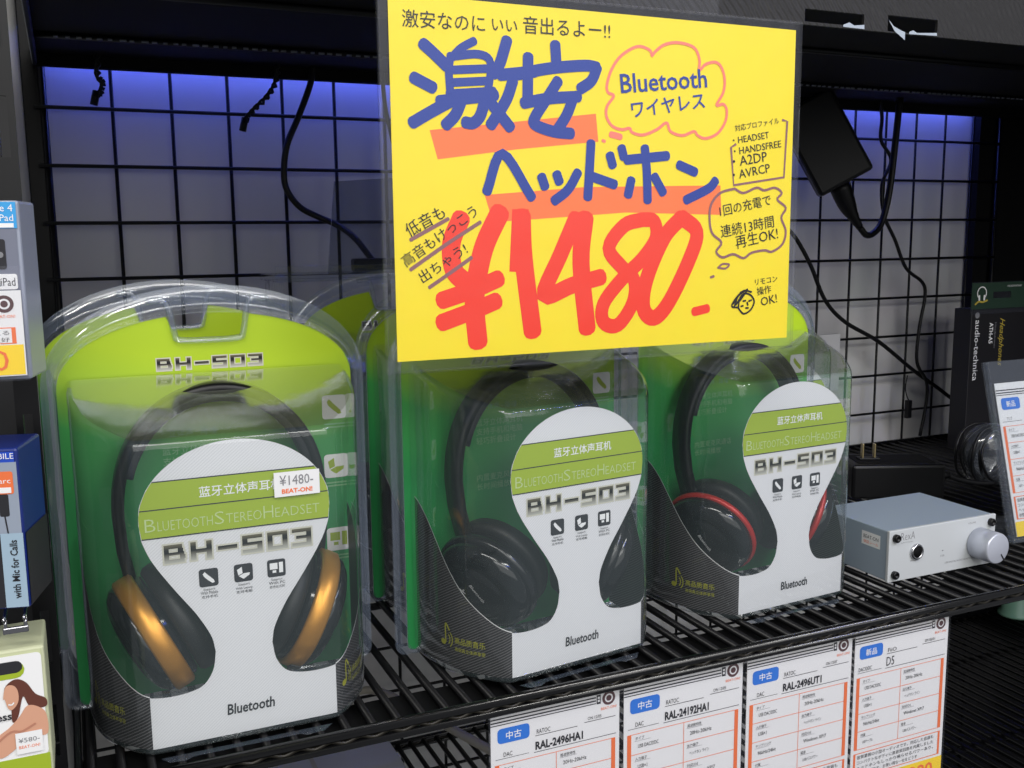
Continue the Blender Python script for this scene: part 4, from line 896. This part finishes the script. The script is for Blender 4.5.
# ------------------------------------------------------------------ below the shelf
q = MB(); tube(q, crom([(.235, .95, -.190), (.262, .93, -.186), (.290, .86, -.186), (.325, .76, -.186), (.37, .68, -.19), (.43, .62, -.20)], 6), .0042, mat('cream_cable', (178, 172, 158), .5), 8)
tag(q.build('cream_cable'), 'thick cream cable strung below the shelf, left of the tags', 'cable')
q = MB(); box(q, (.10, .70, -.266), (.252, .90, -.205), mat('white_carton', (196, 198, 200), .6), .001); box(q, (.174, .6995, -.266), (.178, .9005, -.2045), mat('carton_tape', (180, 176, 160), .4))
tag(q.build('white_carton'), 'pale carton on the lower shelf below the gold headphone pack', 'carton')
q = MB(); lathe(q, [(.024, 0), (.024, .003), (.020, .006), (.017, .045), (.0155, .047), (.0001, .047)], mat('pale_green_plastic', (110, 150, 128), .4), Matrix.Translation((1.1985, .94, -.266)), 28)
tag(q.build('green_cup'), 'pale green plastic cup at the far end of the lower shelf', 'cup')

# ------------------------------------------------------------------ neighbouring bay on the left
bag_y = .545
def hang_box(name, label, cat, x1, z0, z1, y0, y1, front, side, extra=None, x0=-.115):
    t = thing(name, label, cat, (x1, y0, z0)); Wd, Hh, Dd = x1 - x0, z1 - z0, y1 - y0
    q = MB(); box(q, (-Wd, 0, 0), (0, Dd, Hh), side, .0012)
    ink_rect(q, -Wd + .0015, .0015, -.0015, Hh - .0015, plane_map((0, 0, 0), (1, 0, 0), (0, 0, 1)), front, .0003)
    if extra: extra(q, plane_map((0, 0, 0), (1, 0, 0), (0, 0, 1), .0003), Hh, Wd)
    q.build('carton', t)
    return t
def cable_art(q, f, H, W):
    ink_rect(q, -W + .002, H - .0115, -.0010, H - .0006, f, P_ink['cyan'], .0002)
    ink_text(q, 'iPhone 4', -.0022, H - .0045, f, P_ink['white'], size=.0042, align='r', k=.0004); ink_text(q, '対応 iPad', -.0022, H - .0085, f, P_ink['white'], size=.0040, align='r', k=.0004)
    ink_rect(q, -.030, H - .0112, -.0022, H - .0094, f, P_ink['white'], .0004)
    ink_stroke(q, [(-.0085, H - .012), (-.0082, .050)], .0007, f, P_ink['dark'], .0002); ink_rect(q, -.0105, .047, -.0062, .0595, f, P_ink['dark'], .0003, r=.001); ink_poly(q, [(-.0084 + .0013 * cos(t * pi / 6), .0530 + .0013 * sin(t * pi / 6)) for t in range(12)], f, P_ink['grey'], .0005)
    ink_rect(q, -W + .002, .0385, -.0025, .0450, f, P_ink['white'], .0003, r=.001); ink_rect(q, -.0120, .0398, -.0092, .0430, f, P_ink['grey'], .0004); ink_rect(q, -.0116, .0402, -.0096, .0426, f, P_ink['white'], .0005); ink_text(q, 'iPad', -.0034, .0400, f, P_ink['dark'], height=.0034, width=.0056, align='r', k=.0004)
hb = hang_box('cable_box', 'grey boxed cable with a light blue header, left of the packs', 'boxed accessory', -.0163, .2135, .2890, .4700, .4960, mat('grey_print', (120, 124, 140), .35), mat('clear_grey_side', (150, 156, 172), .25), cable_art); hb.rotation_euler.z = radians(-12)
t = thing('price_tag', 'white and yellow price tag with orange digits, below the boxed cable on the left', 'price tag', (-.0947, .4600, .2520))
q = MB(); W, H = .0770, .0355; box(q, (0, 0, -H), (W, .0005, 0), white); f = plane_map((0, 0, 0), (1, 0, 0), (0, 0, 1), .00005)
ink_rect(q, .0005, -H + .0005, W - .0005, -H + .0130, f, P_ink['lightyellow'], .0001); ink_text(q, '980', W - .0065, -H + .0025, f, P_ink['orange'], height=.0085, width=.0195, align='r', k=.0003)
for r, m, k in ((.0036, P_ink['maroon'], .0001), (.0022, white, .0002), (.0014, P_ink['maroon'], .0003)): ink_poly(q, [(W - .0065 + r * cos(a * pi / 10), -.0055 + r * sin(a * pi / 10)) for a in range(20)], f, m, k)
ink_text(q, 'BEAT-ON!', W - .0065, -.0112, f, P_ink['orange'], height=.0012, width=.0075, align='c', k=.0002)
ink_rect(q, W - .0170, -.0092, W - .0115, -.0012, f, P_ink['dark'], .0001)
for a, c in ((0, 0), (1, 0), (0, 1), (1, 1), (0, 2), (1, 2)): ink_rect(q, W - .0162 + a * .0022, -.0086 + c * .0025, W - .0148 + a * .0022, -.0070 + c * .0025, f, white, .0002)
ink_rect(q, .003, -.0140, W - .0090, -.0136, f, P_ink['dark'], .0001)
ink_rect(q, .003, -.0220, W - .003, -.0152, f, P_ink['orange'], .0001); ink_rect(q, .0038, -.0216, W - .0046, -.0156, f, white, .0002)
for j2, tx in enumerate(('充電しながら使える', 'ケーブル。状態良好')): ink_text(q, tx, W - .0055, -.0182 - j2 * .0029, f, P_ink['dark'], height=.0020, width=.030, align='r', k=.0003)
q.build('printed_card', t)
q = MB(); box(q, (-.0012, -.0010, -H - .002), (W + .0012, -.0007, .010), sleevem); box(q, (-.0012, .0008, -H - .002), (W + .0012, .0011, .010), sleevem); q.build('clear_sleeve', t)
def mic_art(q, f, H, W):
    ink_rect(q, -W + .002, .034, -.0008, .0660, f, mat('grey_blue_print', (150, 160, 176), .4), .0001)
    ink_text(q, 'MOBILE', -.0016, .0675, f, P_ink['white'], size=.0036, align='r', k=.0003)
    ink_rect(q, -W + .002, .0520, -.0025, .0620, f, P_ink['orange'], .0003, r=.001); ink_text(q, 'Xperia arc', -.0035, .0568, f, P_ink['white'], height=.0030, width=.0170, align='r', k=.0005); ink_rect(q, -.030, .0525, -.0035, .0550, f, P_ink['white'], .0005)
    ink_rect(q, -.0090, .0420, -.0050, .0520, f, P_ink['dark'], .0002, r=.0008); ink_stroke(q, [(-.0070, .0420), (-.0062, .034)], .0006, f, P_ink['dark'], .0003)
    ink_rect(q, -W + .002, .001, -.0003, .034, f, P_ink['dark'], .0003); ink_rect(q, -.0095, .001, -.0003, .0345, f, mat('pale_blue_print', (160, 184, 202), .4), .0005)
    ink_rect(q, .0010, .001, .0330, .034, plane_map((0, 0, 0), (0, 1, 0), (0, 0, 1), .0003), P_ink['dark'], .0001)
    ink_rect(q, -.022, .026, -.014, .0275, f, P_ink['badge'], .0005); ink_rect(q, -.022, .029, -.014, .0305, f, P_ink['badge'], .0005)
    ink_text(q, 'with Mic for Calls', -.0030, .0050, f, P_ink['dark'], width=.0265, height=.0032, ang=radians(90), bold=.02, k=.0007)
hb = hang_box('earphone_box', 'blue and black boxed earphone with an orange label, on the left', 'boxed accessory', -.0245, .1120, .1840, .4700, .5040, mat('blue_print', (34, 76, 190), .4), mat('dark_blue_side', (24, 44, 120), .35), mic_art); hb.rotation_euler.z = radians(-14)
def lady_art(q, f, H, W):
    ink_rect(q, -W + .002, .0130, -.0015, .0615, f, P_ink['white'], .0002, r=.002)
    ink_rect(q, -W + .002, .001, -.001, .0135, f, P_ink['lime'], .0003)
    ink_rect(q, -.040, .0510, -.0085, .0585, f, P_ink['lime'], .0004, r=.0035); ink_rect(q, -.040, .0535, -.0092, .0590, f, P_ink['dark'], .0005, r=.0026)
    sp = lambda pts: [(p.x, p.y) for p in crom([(x, y, 0) for x, y in pts] + [(pts[0][0], pts[0][1], 0)], 4, True)][:-1]
    ink_poly(q, sp([(-.0172, .0460), (-.0150, .0495), (-.0115, .0505), (-.0080, .0480), (-.0050, .0425), (-.0010, .0395), (-.0008, .0360), (-.0045, .0355), (-.0080, .0375), (-.0100, .0420), (-.0125, .0330), (-.0150, .0310), (-.0150, .0400)]), f, P_ink['hair'], .0005)
    ink_poly(q, sp([(-.0165, .0478), (-.0135, .0480), (-.0118, .0450), (-.0120, .0400), (-.0145, .0368), (-.0162, .0378), (-.0172, .0420), (-.0178, .0425)]), f, P_ink['skin'], .0007)
    ink_stroke(q, [(-.0158, .0395), (-.0146, .0392), (-.0138, .0400)], .0006, f, P_ink['white'], .0009)
    ink_poly(q, sp([(-.0260, .0180), (-.0215, .0250), (-.0165, .0285), (-.0120, .0330), (-.0085, .0375), (-.0040, .0360), (-.0012, .0320), (-.0012, .0230), (-.0060, .0225), (-.0120, .0200), (-.0200, .0150)]), f, P_ink['skin'], .0006)
    ink_stroke(q, [(-.0230, .0215), (-.0160, .0265), (-.0115, .0260), (-.0060, .0285)], .0010, f, mat('skin_shade_print', (186, 128, 104), .6), .0008)
    ink_text(q, 'wireless', -.0150, .0325, f, P_ink['dark'], size=.0050, bold=.02, align='r', k=.0009)
    ink_rect(q, -.0143, .0155, -.0035, .0255, f, P_ink['white'], .0011); ink_text(q, '¥580-', -.0132, .0208, f, P_ink['grey'], width=.0085, height=.0022, k=.0013); ink_text(q, 'BEAT-ON!', -.0132, .0180, f, P_ink['orange'], width=.0085, height=.0014, k=.0013)
hang_box('white_green_box', 'white and lime boxed earphones printed with a smiling long-haired woman, lower left', 'boxed accessory', -.0205, .0300, .0940, .4700, .5050, mat('cream_print', (206, 212, 168), .45), mat('cream_side', (200, 204, 168), .5), lady_art)
# chrome double peg hook between the boxes
q = MB(); ch = mat('chrome_hook', (190, 190, 196), .2, metal=1)
for x in (-.0350, -.0270): tube(q, crom([(x, .660, .110), (x, .600, .110), (x, .478, .1095), (x, .4705, .1075), (x, .4700, .1040)], 5), .0009, ch, 8)
box(q, (-.0362, .4690, .1015), (-.0258, .4706, .1045), ch, .0005)
tag(q.build('peg_hook'), 'chrome double peg hook above the white and lime boxed earphones', 'hook')
